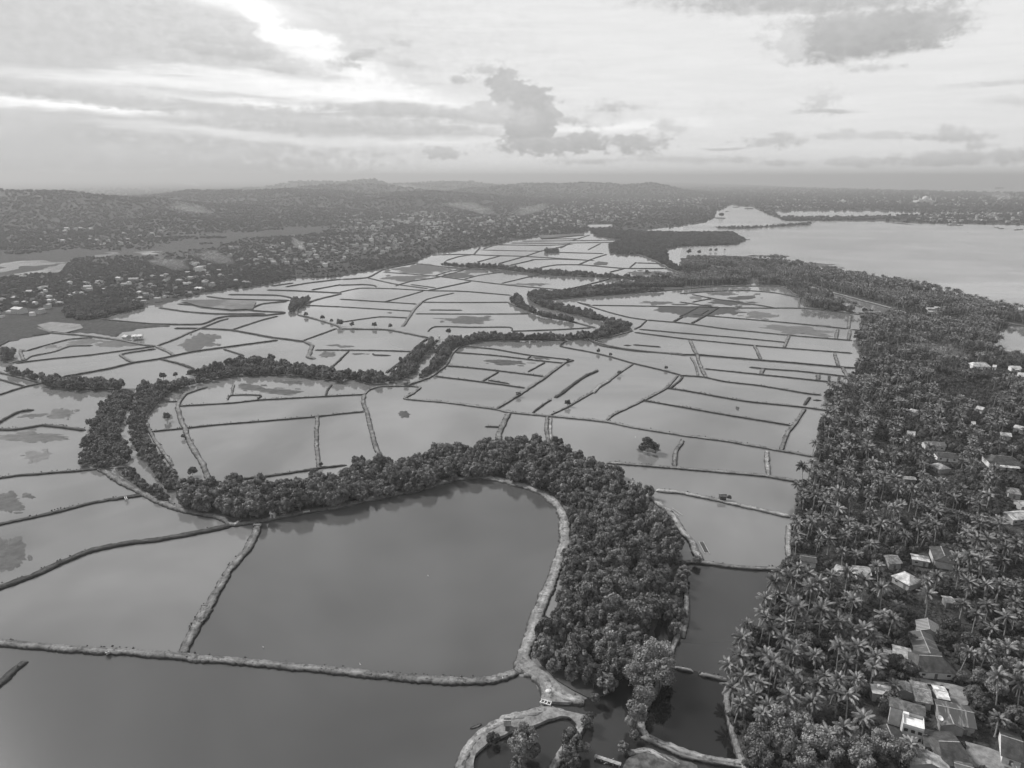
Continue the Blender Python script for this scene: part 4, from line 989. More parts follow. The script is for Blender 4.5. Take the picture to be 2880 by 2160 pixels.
HS = [
 # ridge, half width, roof tone, label, wall, extras
 ('K 822,-10 850,115', 4.0, .42, 'house with a boldly striped light and dark roof among the palms', .4, dict(kind='striped', hr=4.8)),
 ('K 742,125 855,385', 4.3, .07, 'long dark roofed house with pale sheet panels below the striped roof', .4, dict(kind='streaky')),
 ('K 735,405 985,420', 6.0, .045, 'large dark hipped roof house next to the yard path', .55, dict(hip=3.0, hr=5.4)),
 ('K 435,318 650,370', 3.6, .40, 'shed with a pale grey gable roof left of the dark hipped house', .4, dict(hr=3.8, he=2.8)),
 ('K 335,345 432,362', 2.6, .33, 'little lean shed with pale roof at the left end of the grey gable shed', .3, dict(hr=3.2, he=2.5, win=False)),
 ('K 582,690 592,800', 3.3, .22, 'small house with a plain mid grey roof beside a short palm', .35, dict(hr=3.8, he=3.0)),
 ('K 655,760 860,800', 5.4, .26, 'house with a patchy checkered tile roof behind the two storey house', .4, dict(kind='patchy', hr=4.2, he=3.0)),
 ('K 900,790 1050,815', 3.4, .75, 'open shed with a bright white corrugated roof', .4, dict(hr=4.0, he=3.4, win=False)),
 ('K 935,960 1340,1045', 5.5, .06, 'long dark corrugated roof with rusty pale streaks', .3, dict(kind='streaky', hr=5.2, he=3.4)),
 ('K 1072,1065 1118,1175', 3.6, .10, 'small dark gabled porch building before the long streaked roof', .3, dict(hr=4.4, he=3.0)),
 ('K 950,1360 1180,1370', 7.0, .05, 'big dark hipped roof house above the pale gable roof', .3, dict(hip=2.0, hr=5.4)),
 ('K 770,1280 960,1330', 4.2, .07, 'dark roofed wing between the awning and the big dark roof', .3, dict(hr=3.9)),
 ('K 818,1455 868,1610', 5.6, .50, 'pale gable roof house at the lower edge of the village', .4, dict(hr=5.0)),
 ('K 370,1170 455,1370', 4.5, .045, 'dark hipped roof with a pale ridge half hidden by palms', .3, dict(hr=4.8)),
 ('K 1640,1290 1890,1370', 6.5, .05, 'wide dark roof with white gable wall at the lower right edge', .75, dict(hr=5.4)),
 ('K 1120,1600 1340,1660', 4.0, .10, 'low dark roofed shed at the bottom edge beside a round tank', .3, dict(hr=3.8)),
 ('F 1672,1050 1700,1115', 4.2, .05, 'dark hipped roof house with a pale porch facing the camera', .6, dict(hip=2.2, hr=5.6, he=3.6, extra='porch')),
 ('F 1480,1112 1600,1132', 2.8, .60, 'flat bright roof annex left of the dark hipped house', .45, dict(hr=3.3, he=3.0)),
 ('F 1305,1118 1395,1112', 4.0, .25, 'worn house with a patchy tin roof between round trees', .35, dict(kind='patchy')),
 ('F 1448,1222 1472,1235', 4.4, .62, 'house with a bright pyramid shaped roof', .4, dict(hip=3.6, hr=5.4)),
 ('F 1112,1182 1215,1192', 4.0, .30, 'grey ribbed roof house with a white front porch', .6, dict(extra='porch')),
 ('F 995,1168 1050,1190', 3.2, .45, 'small pale roof left of the grey ribbed roof', .4, {}),
 ('F 760,1112 868,1126', 3.6, .045, 'black roofed shed with a white front edge by the pond bank', .6, dict(hr=3.8)),
 ('F 1690,1385 1760,1392', 2.6, .40, 'tiny hut with a light roof standing in the vegetable garden', .3, dict(hr=3.2, he=2.6)),
 ('F 1455,300 1510,308', 4.0, .50, 'isolated house with a light grey roof among dense palms', .4, {}),
 ('F 1650,440 1770,450', 4.2, .05, 'black roofed house with a long white wall', .8, dict(hip=1.0)),
 ('F 1560,370 1700,378', 3.8, .09, 'dark roofed house with broken white panels at its right end', .6, dict(kind='streaky')),
 ('F 1655,510 1690,528', 4.0, .30, 'small grey tiled roof below the black roofed house', .4, dict(hip=2.0)),
 ('F 2030,462 2130,470', 7.5, .045, 'large villa with a black hipped roof and white walls', .8, dict(hip=5.0, hr=6.6, he=3.6, extra='porch')),
 ('F 2000,455 2030,468', 4.0, .25, 'grey roofed wing at the left of the black roofed villa', .7, dict(hr=4.6)),
 ('F 2125,672 2175,680', 4.6, .35, 'house with speckled grey roof at the right edge', .5, dict(kind='patchy', hip=1.5)),
 ('F 2170,755 2300,760', 4.0, .45, 'low pale roof under the speckled roof house', .4, {}),
 ('F 2100,838 2260,825', 4.6, .55, 'wide smooth light roof cut by the right edge', .4, {}),
 ('F 1425,600 1510,606', 2.6, .20, 'narrow grey roof hidden behind a row of palms', .3, dict(hr=3.2, he=2.7)),
 ('F 2055,310 2130,318', 3.4, .55, 'ribbed white roof among bushes on the right', .5, {}),
 ('F 1910,140 1960,152', 3.4, .50, 'white walled cottage between broadleaf trees', .7, {}),
 ('F 1478,158 1525,170', 3.2, .55, 'pale broken roof behind a drooping palm', .5, {}),
 ('F 2155,262 2230,280', 4.0, .50, 'white framed open shed at the right edge', .7, {}),
 ('F 1870,240 1900,244', 3.0, .55, 'tiny white roof between two round trees', .6, {}),
 ('C 1885,1240 1965,1243', 6.0, .50, 'light hipped villa roof with a white gable beyond the palms', .8, dict(hip=2.5, hr=5.6)),
 ('C 2012,1256 2038,1260', 3.0, .60, 'small white cottage right of the hipped villa', .8, {}),
 ('C 2120,1262 2190,1266', 4.2, .50, 'white walled bungalow near the roadside', .8, dict(extra='porch')),
 ('C 2172,1305 2240,1312', 3.6, .60, 'white house front with pillars at the right edge', .8, dict(extra='porch')),
 ('C 1582,884 1632,886', 4.5, .45, 'pale barn roof in the coastal palm strip', .5, {}), ('C 1630,879 1670,881', 4.0, .6, 'bright barn roof right of the pale barn', .6, {}), ('C 1590,905 1632,907', 3.5, .55, 'low white shed in front of the coastal barns', .7, {}),
 ('A 855,1062 925,1058', 5.0, .7, 'white roofed pond shed on the left dikes', .6, dict(he=3.2)), ('A 805,1062 832,1066', 4.0, .3, 'small grey shed beside the white pond shed', .5, {}),
 ('A 90,880 150,885', 6.0, .35, 'two storey pale house at the left edge of the town', .5, dict(hr=8.5, he=6.5)),
 ('A 1275,752 1310,754', 5.0, .6, 'white pond house at the town edge', .7, dict(hip=1.5)),
 ('B 1385,1068 1398,1068', 2.2, .3, 'small stilt hut at the far mangrove belt', .3, dict(hr=3.4, he=2.5, win=False)),
 ('B 405,1362 430,1364', 2.2, .10, 'dark guard hut at the sluice of the middle creek', .15, dict(hr=3.2, he=2.4, win=False)),
 ('B 622,1068 640,1066', 2.2, .6, 'white hut where two creeks meet', .6, dict(hr=3.2, he=2.4, win=False)),
 ('D 1748,822 1788,822', 1.9, .20, 'small guard hut with grey roof on the bank below the mangroves', .5, dict(hr=3.4, he=2.4)),
 ('F 235,712 285,712', 2.0, .08, 'thatched guard hut on the dike by the palm village', .06, dict(hr=3.0, he=2.0, win=False)),
 ('G 1052,1352 1100,1352', 1.8, .07, 'dark square hut roof on the sandy bank at the bottom', .15, dict(hr=2.8, he=2.3, win=False)),
]
for sp_, hw_, tn_, lb_, wl_, kw_ in HS: house(sp_, hw_, tn_ * (.72 if tn_ > .3 else 1.0), lb_, wl_ * .75, **kw_)

# two storey house with a roof terrace
def villa():
    (x1, y1), (x2, y2) = pts('K 410,850 800,960', GZ + 7.6)
    rz = math.atan2(y2 - y1, x2 - x1); L = math.hypot(x2 - x1, y2 - y1)
    e = bpy.data.objects.new('two_storey_house', None); C.objects.link(e); e.location = (x1, y1, GZ); e.rotation_euler = (0, 0, rz)
    tag(e, 'two storey house with a white roof terrace and a pale awning', 'house')
    HOUSE_FOOT.append((x1 + math.cos(rz) * L / 2, y1 + math.sin(rz) * L / 2 - 4, L / 2 + 2.5))
    w = wall_mat(.45)
    mb = MB(); mb.box((L * .5, -2.0, 3.3), (L * .94, 4.6, 6.6)); mb.build('wall', w, e)
    mb = MB()
    A = [(-.3, .6, 6.7), (L, .6, 6.7), (L, -2.2, 7.8), (-.3, -2.2, 7.8), (L, -4.6, 6.7), (-.3, -4.6, 6.7)]
    mb.add(A + [(x, y, z - .15) for x, y, z in A], [(3, 2, 1, 0), (5, 4, 2, 3), (6, 7, 8, 9), (9, 8, 10, 11), (0, 1, 7, 6), (4, 5, 11, 10), (1, 2, 8, 7), (2, 4, 10, 8), (3, 0, 6, 9), (5, 3, 9, 11)])
    mb.build('roof', m_roof('roof_sheet_10', .1), e)
    tx0, tx1 = L * .38, L * .96
    mb = MB(); mb.box(((tx0 + tx1) / 2, -7.2, 2.6), (tx1 - tx0, 5.2, 5.2)); mb.build('terrace_block', w, e)
    mb = MB(); mb.box(((tx0 + tx1) / 2, -7.0, 5.25), (tx1 - tx0 - .5, 4.6, .06)); mb.build('terrace_floor', wall_mat(.62), e)
    mb = MB(); mb.box(((tx0 + tx1) / 2, -9.7, 5.6), (tx1 - tx0 + .02, .16, .8)); mb.box((tx0 + .06, -7.2, 5.6), (.16, 5.16, .8)); mb.box((tx1 - .06, -7.2, 5.6), (.16, 5.16, .8)); mb.build('parapet', wall_mat(.6), e)
    for k in range(3):
        x = tx0 + (k + .5) * (tx1 - tx0) / 3
        for z in (1.5, 4.0):
            mb = MB(); mb.box((x, -9.83, z), (1.1, .08, 1.1)); mb.build('window', m_plain('glass_dark', .03), e)
    mb = MB(); mb.add([(tx1, -10.4, 2.6), (tx1 + 7.5, -10.4, 2.6), (tx1 + 6.0, -7.2, 3.4), (tx1, -7.2, 3.4), (tx1, -10.4, 2.5), (tx1 + 7.5, -10.4, 2.5), (tx1 + 6, -7.2, 3.3), (tx1, -7.2, 3.3)], [(0, 1, 2, 3), (7, 6, 5, 4), (0, 4, 5, 1), (1, 5, 6, 2)])
    mb.build('awning', m_roof('roof_sheet_25', .25), e)
    for k in range(3): mb = MB(); mb.box((tx1 + .4 + k * 3.0, -10.2, 1.25), (.12, .12, 2.5)); mb.build('post', w, e)
    mb = MB(); mb.box((tx0 + .8, -5.0, 5.9), (1.6, 1.4, 1.4)); mb.build('stair_head', wall_mat(.6), e)
villa()
def annex():
    x, y = at('K', 300, 880, GZ); rz = R(-12)
    e = bpy.data.objects.new('flat_roofed_block', None); C.objects.link(e); e.location = (x, y, GZ); e.rotation_euler = (0, 0, rz)
    tag(e, 'pale flat roofed block with a water tank left of the two storey house', 'building'); HOUSE_FOOT.append((x, y, 4.5))
    mb = MB(); mb.box((0, 0, 1.6), (6.5, 4.5, 3.2)); mb.build('wall', wall_mat(.4), e)
    mb = MB(); mb.box((0, 0, 3.27), (6.9, 4.9, .15)); mb.build('roof_slab', wall_mat(.5), e)
    t = MB(); t.tube([(0, 0, 0), (0, 0, .1), (0, 0, 1.3), (0, 0, 1.5)], [.5, .6, .6, .35], 14)
    t.build('water_tank', m_plain('tank_plastic', .5), label='round pale water tank standing on the flat roofed block', cat='water tank', loc=(x - .8, y + .6, GZ + 3.36))
annex()
def dish(t, x, y, z, label, r=1.0):
    X, Y = at(t, x, y, z); e = bpy.data.objects.new('satellite_dish', None); C.objects.link(e); e.location = (X, Y, z); tag(e, label, 'satellite dish')
    mb = MB(); n, m = 16, 4; V = [(0, 0, 0)]; Fc = []
    for j in range(1, m + 1):
        for k in range(n):
            a = 2 * math.pi * k / n; q = r * j / m; V.append((q * math.cos(a), q * math.sin(a) , q * q * .25 / r))
    for k in range(n): Fc.append((0, 1 + k, 1 + (k + 1) % n))
    for j in range(m - 1):
        for k in range(n): Fc.append((1 + j * n + k, 1 + (j + 1) * n + k, 1 + (j + 1) * n + (k + 1) % n, 1 + j * n + (k + 1) % n))
    V += [(v[0], v[1], v[2] - .04) for v in V]; q = len(V) // 2; Fc += [tuple(i + q for i in reversed(f)) for f in Fc]
    mb.add(V, Fc); d = mb.build('reflector', m_plain('dish_white', .6, .4), e); d.rotation_euler = (R(28), 0, R(20)); d.location = (0, 0, .5)
    mb = MB(); mb.tube([(0, 0, -z + GZ if z < 3 else -.3), (0, 0, .5)], [.06, .05], 6); mb.build('mast', m_plain('pole_metal', .3), e)
dish('K', 530, 205, 2.5, 'large pale satellite dish in the garden left of the striped roof', 1.5)
dish('K', 962, 1120, 5.2, 'small white satellite dish beside the awning of the two storey house', .9)

# ------------------------------------------------------------------ roads, beach, breakwater
dike('C 780,742 950,782 1100,822 1250,862 1350,888', 9, 1.7, 'sand', 'road')
dike('C 1150,935 1400,940 1600,940 1800,945 2000,970 2212,1003 2400,1030', 7, 1.5, 'mid', 'road')
dike('C 100,592 250,628 430,652', 9, 1.5, 'sand', 'track')
dike('C 1150,1290 1240,1345 1345,1400', 5, 1.5, 'sand', 'track')
dike('C 1150,708 1300,728 1500,762 1700,806 1900,868 2100,912', 16, 0.8, 'sand', 'beach')
dike('C 420,549 560,551 690,552', 8, 1.4, 'black', 'breakwater')

# ------------------------------------------------------------------ small structures
def empty(name, loc, rz, label, cat, group=None):
    e = bpy.data.objects.new(name, None); C.objects.link(e); e.location = loc; e.rotation_euler = (0, 0, rz); return tag(e, label, cat, group)
def span(spec, z=0.0):
    a, b = pts(spec, z)[:2]; return a, math.hypot(b[0] - a[0], b[1] - a[1]), math.atan2(b[1] - a[1], b[0] - a[0])
WOOD = m_plain('weathered_wood', .3, .9); CONC = m_plain('pale_concrete', .55, .8); DARKW = m_plain('wet_wood', .05, .7)
a, L, rz = span('G 1290,1222 1360,1242', 1.4)
e = empty('sluice_gate', (a[0], a[1], 0), rz, 'small white concrete sluice bridging the gap in the sandy bank', 'sluice gate')
for y in (-.75, .75): mb = MB(); mb.box((L / 2, y, 1.4), (L, .28, .3)); mb.build('beam', CONC, e)
for x in (.2, L * .35, L * .62, L - .2): mb = MB(); mb.box((x, 0, 1.25), (.25, 1.6, .28)); mb.build('crosspiece', CONC, e)
for x in (.4, L - .4):
    for y in (-.75, .75): mb = MB(); mb.box((x, y, .3), (.3, .3, 1.9)); mb.build('post', CONC, e)
a, L, rz = span('G 1640,1580 1812,1636', .9)
e = empty('jetty', (a[0], a[1], 0), rz, 'narrow pale plank jetty lying over the creek at the bottom', 'jetty')
for y in (-.35, .1, .5): mb = MB(); mb.box((L / 2, y, .9), (L, .34, .12)); mb.build('plank', WOOD, e)
for k in range(5):
    x = .4 + k * (L - .8) / 4; mb = MB(); mb.box((x, -.5, .4), (.16, .16, 1.9)); mb.box((x, .65, .3), (.16, .16, 1.5)); mb.build('post', WOOD, e)
mb = MB(); mb.tube([(L * .4, -1.2, .2), (L * .7, 1.2, 1.2)], [.1, .07], 5); mb.build('brace', WOOD, e)
for sp_, lb in (('F 120,1022 160,1098', 'dark slatted bamboo raft with two pale poles floating by the sandy path'), ('E 2135,806 2200,852', 'thin pair of poles forming a small raft near the sandy path')):
    a, L, rz = span(sp_, .3); e = empty('raft', (a[0], a[1], 0), rz, lb, 'raft')
    for y in (-1.1, 1.1): mb = MB(); mb.tube([(0, y, .25), (L / 2, y, .28), (L, y, .25)], [.16, .16, .14], 6); mb.build('pole', WOOD, e)
    if 'dark' in lb:
        for k in range(9): mb = MB(); mb.box((.6 + k * (L - 2.2) / 9, 0, .2), ((L - 2.2) / 11, 2.0, .1)); mb.build('slat', DARKW, e)
for sp_, lb in (('D 1515,912 1545,892', 'small plank bridge where the left dikes meet'), ('D 1645,912 1690,912', 'small wooden sluice at the top of the diagonal dike'), ('D 812,732 820,752', 'tiny white sluice on the left dike'), ('N 690,308 700,316', 'tiny pale marker on the bottom dike'), ('D 1965,832 2008,826', 'low wooden platform on the bank below the mangroves')):
    a, L, rz = span(sp_, 1.2); e = empty('plank_bridge', (a[0], a[1], 0), rz, lb, 'plank bridge')
    mb = MB(); mb.box((L / 2, -.4, 1.45), (L, .25, .12)); mb.box((L / 2, .4, 1.45), (L, .25, .12)); mb.build('plank', CONC, e)
    for x in (0, L): mb = MB(); mb.box((x, 0, 1.3), (.2, 1.3, .9)); mb.build('post', WOOD, e)
def hull_mb(L, W, H, sheer=.35):
    mb = MB(); n = 10; V = []
    for i in range(n + 1):
        t = i / n * 2 - 1; w = W / 2 * (1 - abs(t) ** 2.6); z = H * (1 + sheer * t * t)
        V += [(t * L / 2, -w, z), (t * L / 2 * .93, -w * .6, -.3), (t * L / 2 * .93, w * .6, -.3), (t * L / 2, w, z), (t * L / 2, w * .8, z * .6), (t * L / 2, -w * .8, z * .6)]
    F_ = []
    for i in range(n):
        for j in range(6): F_.append((i * 6 + j, i * 6 + (j + 1) % 6, (i + 1) * 6 + (j + 1) % 6, (i + 1) * 6 + j))
    mb.add(V, F_); return mb
def boat(t, x, y, L, rz, label, cabin=True, tone=.08, group=None):
    X, Y = at(t, x, y, 0); e = empty('boat', (X, Y, 0), rz, label, 'boat', group)
    hull_mb(L, L * .22, L * .07).build('hull', m_plain('hull_%d' % int(tone * 100), tone, .6), e)
    if cabin:
        c = MB(); c.box((-L * .2, 0, L * .12), (L * .22, L * .15, L * .11)); c.build('cabin', m_plain('cabin_white', .5), e)
        c = MB(); c.tube([(L * .1, 0, 0), (L * .1, 0, L * .32)], [L * .008, L * .004], 5); c.build('mast', DARKW, e)
boat('G', 872, 1392, 4.2, .5, 'small canoe pulled up against the sandy bank', False, .07)
for q in [('C', 1745, 354, 38, 0.0, 'long dark barge at the waterfront quarter'), ('C', 1795, 356, 26, .1, 'barge with raised stern right of the long dark barge'), ('C', 2035, 368, 18, -.2, 'fishing boat left of the pair off the far right shore'), ('C', 2064, 376, 20, -.1, 'fishing boat right of the pair off the far right shore'),
          ('C', 2165, 385, 24, .2, 'boat moored near the right edge of the bay'), ('C', 2190, 383, 20, .1, 'boat at the right edge of the bay'), ('C', 1850, 401, 7, .3, 'tiny boat crossing the bay'), ('C', 425, 448, 12, .2, 'small boat off the tip of the mangrove wood'),
          ('C', 345, 238, 40, .1, 'long moored vessel at the head of the inlet'), ('C', 430, 248, 50, -.1, 'larger moored vessel in the inlet'), ('C', 288, 266, 20, .1, 'small vessel by the left shore of the inlet'), ('C', 2052, 113, 160, .1, 'ship on the horizon far out at sea')]: boat(*q)
# mosques, masts, lamp towers
def mosque(t, x, y, W, label, mins=4):
    X, Y = at(t, x, y, 1.5); e = empty('mosque', (X, Y, .8), 0, label, 'mosque'); w = m_plain('mosque_plaster', .45, .7); d = m_plain('dome_metal', .55, .45)
    mb = MB(); mb.box((0, 0, W * .07), (W, W * .6, W * .14)); mb.build('hall', w, e)
    for k, (cx, r, z) in enumerate(((0, .16, .16), (-.3, .08, .14), (.3, .08, .14), (-.17, .06, .15), (.17, .06, .15))):
        mb = MB(); mb.tube([(cx * W, -W * .05, z * W - .02 * W), (cx * W, -W * .05, z * W + r * .3 * W)], [r * W, r * W], 14); mb.build('drum', w, e)
        mb = MB(); mb.dome((cx * W, -W * .05, z * W + r * .3 * W + .01), r * W * 1.05, r * W * 1.1, 16, 6); mb.tube([(cx * W, -W * .05, z * W + r * 1.3 * W), (cx * W, -W * .05, z * W + r * 1.75 * W)], [W * .006, W * .002], 4); mb.build('dome', d, e)
    for sx in (-1, 1)[:mins]:
        for sy in (-1, 1)[:max(1, mins // 2)]:
            mb = MB(); mb.tube([(sx * W * .47, sy * W * .27, 0), (sx * W * .47, sy * W * .27, W * .36), (sx * W * .47, sy * W * .27, W * .37), (sx * W * .47, sy * W * .27, W * .42)], [W * .018, W * .015, W * .02, W * .001], 8); mb.build('minaret', w, e)
mosque('C', 1565, 208, 120, 'large hazy mosque with a cluster of domes in the far town')
mosque('C', 1035, 208, 60, 'smaller domed mosque left of the large one in the far town', 2)
mosque('B', 965, 335, 34, 'white mosque with small domes below the central hills')
mosque('C', 2050, 195, 50, 'mosque with slim minarets near the right edge of the far town', 2)
def mast(t, x, y, H, label, lamp=False):
    X, Y = at(t, x, y, 1.0); z0 = float(terrain(np.array([X]), np.array([Y]))[0])
    e = empty('lamp_tower' if lamp else 'radio_mast', (X, Y, z0), 0, label, 'lamp tower' if lamp else 'radio mast'); w = H * .05
    mb = MB()
    for k in range(3):
        a = k * 2.0944; mb.tube([(math.cos(a) * w, math.sin(a) * w, 0), (math.cos(a) * w * .15, math.sin(a) * w * .15, H)], [H * .006, H * .004], 4)
    for j in range(8):
        z = H * j / 8; q = 1 - .85 * j / 8
        for k in range(3):
            a, b = k * 2.0944, (k + 1) * 2.0944; mb.tube([(math.cos(a) * w * q, math.sin(a) * w * q, z), (math.cos(b) * w * (q - .1), math.sin(b) * w * (q - .1), z + H / 8)], [H * .003, H * .003], 3)
    mb.build('lattice', m_plain('mast_metal', .25), e)
    if lamp:
        def f(N, b, t_): b.inputs['Emission Color'].default_value = (1, 1, 1, 1); b.inputs['Emission Strength'].default_value = 12
        mb = MB(); mb.dome((0, 0, H), H * .12, H * .12, 12, 5); mb.build('lamp', mat('lamp_glow', f), e)
mast('B', 387, 300, 38, 'lattice mast in the hazy left part of the town'); mast('B', 1885, 250, 50, 'lattice mast near the mangrove wood'); mast('C', 440, 175, 60, 'lattice mast by the far salt ponds'); mast('B', 1520, 190, 60, 'hazy lattice mast below the far ridge')
mast('B', 1438, 58, 60, 'glowing lamp tower on the horizon above the far ridge', True); mast('C', -20, 62, 36, 'smaller glowing lamp tower on the horizon by the sea', True)
# pale boulder heap, egrets
X, Y = at('G', 1338, 1162, 1.2); mb = MB(); mb.dome((0, 0, 0), .9, .5, 9, 3); mb.dome((.8, .3, 0), .5, .35, 7, 3); mb.build('tarpaulin', CONC, label='pale crumpled tarpaulin lying on the sandy point', cat='tarpaulin', loc=(X, Y, 1.25))
def egret(t, x, y, z, label):
    X, Y = at(t, x, y, z); mb = MB()
    mb.tube([(-.32, 0, .42), (-.2, 0, .5), (0, 0, .55), (.15, 0, .62), (.22, 0, .8), (.2, 0, .95), (.28, 0, 1.0), (.46, 0, .97)], [.02, .09, .13, .08, .04, .035, .05, .008], 7)
    mb.build('egret', m_plain('white_feathers', .8), label=label, cat='bird', loc=(X, Y, z)).rotation_euler = (0, 0, x)
egret('E', 562, 1250, -.1, 'white egret wading alone in the big dark pond'); egret('G', 122, 995, .6, 'white egret at the water edge of the bottom dike'); egret('G', 1045, 1083, .9, 'white egret on the bottom dike near the sandy point'); egret('N', 1707, 284, -.1, 'white egret wading near the diagonal dike'); egret('E', 1905, 349, -.1, 'white egret in the pond left of the bushy islet')

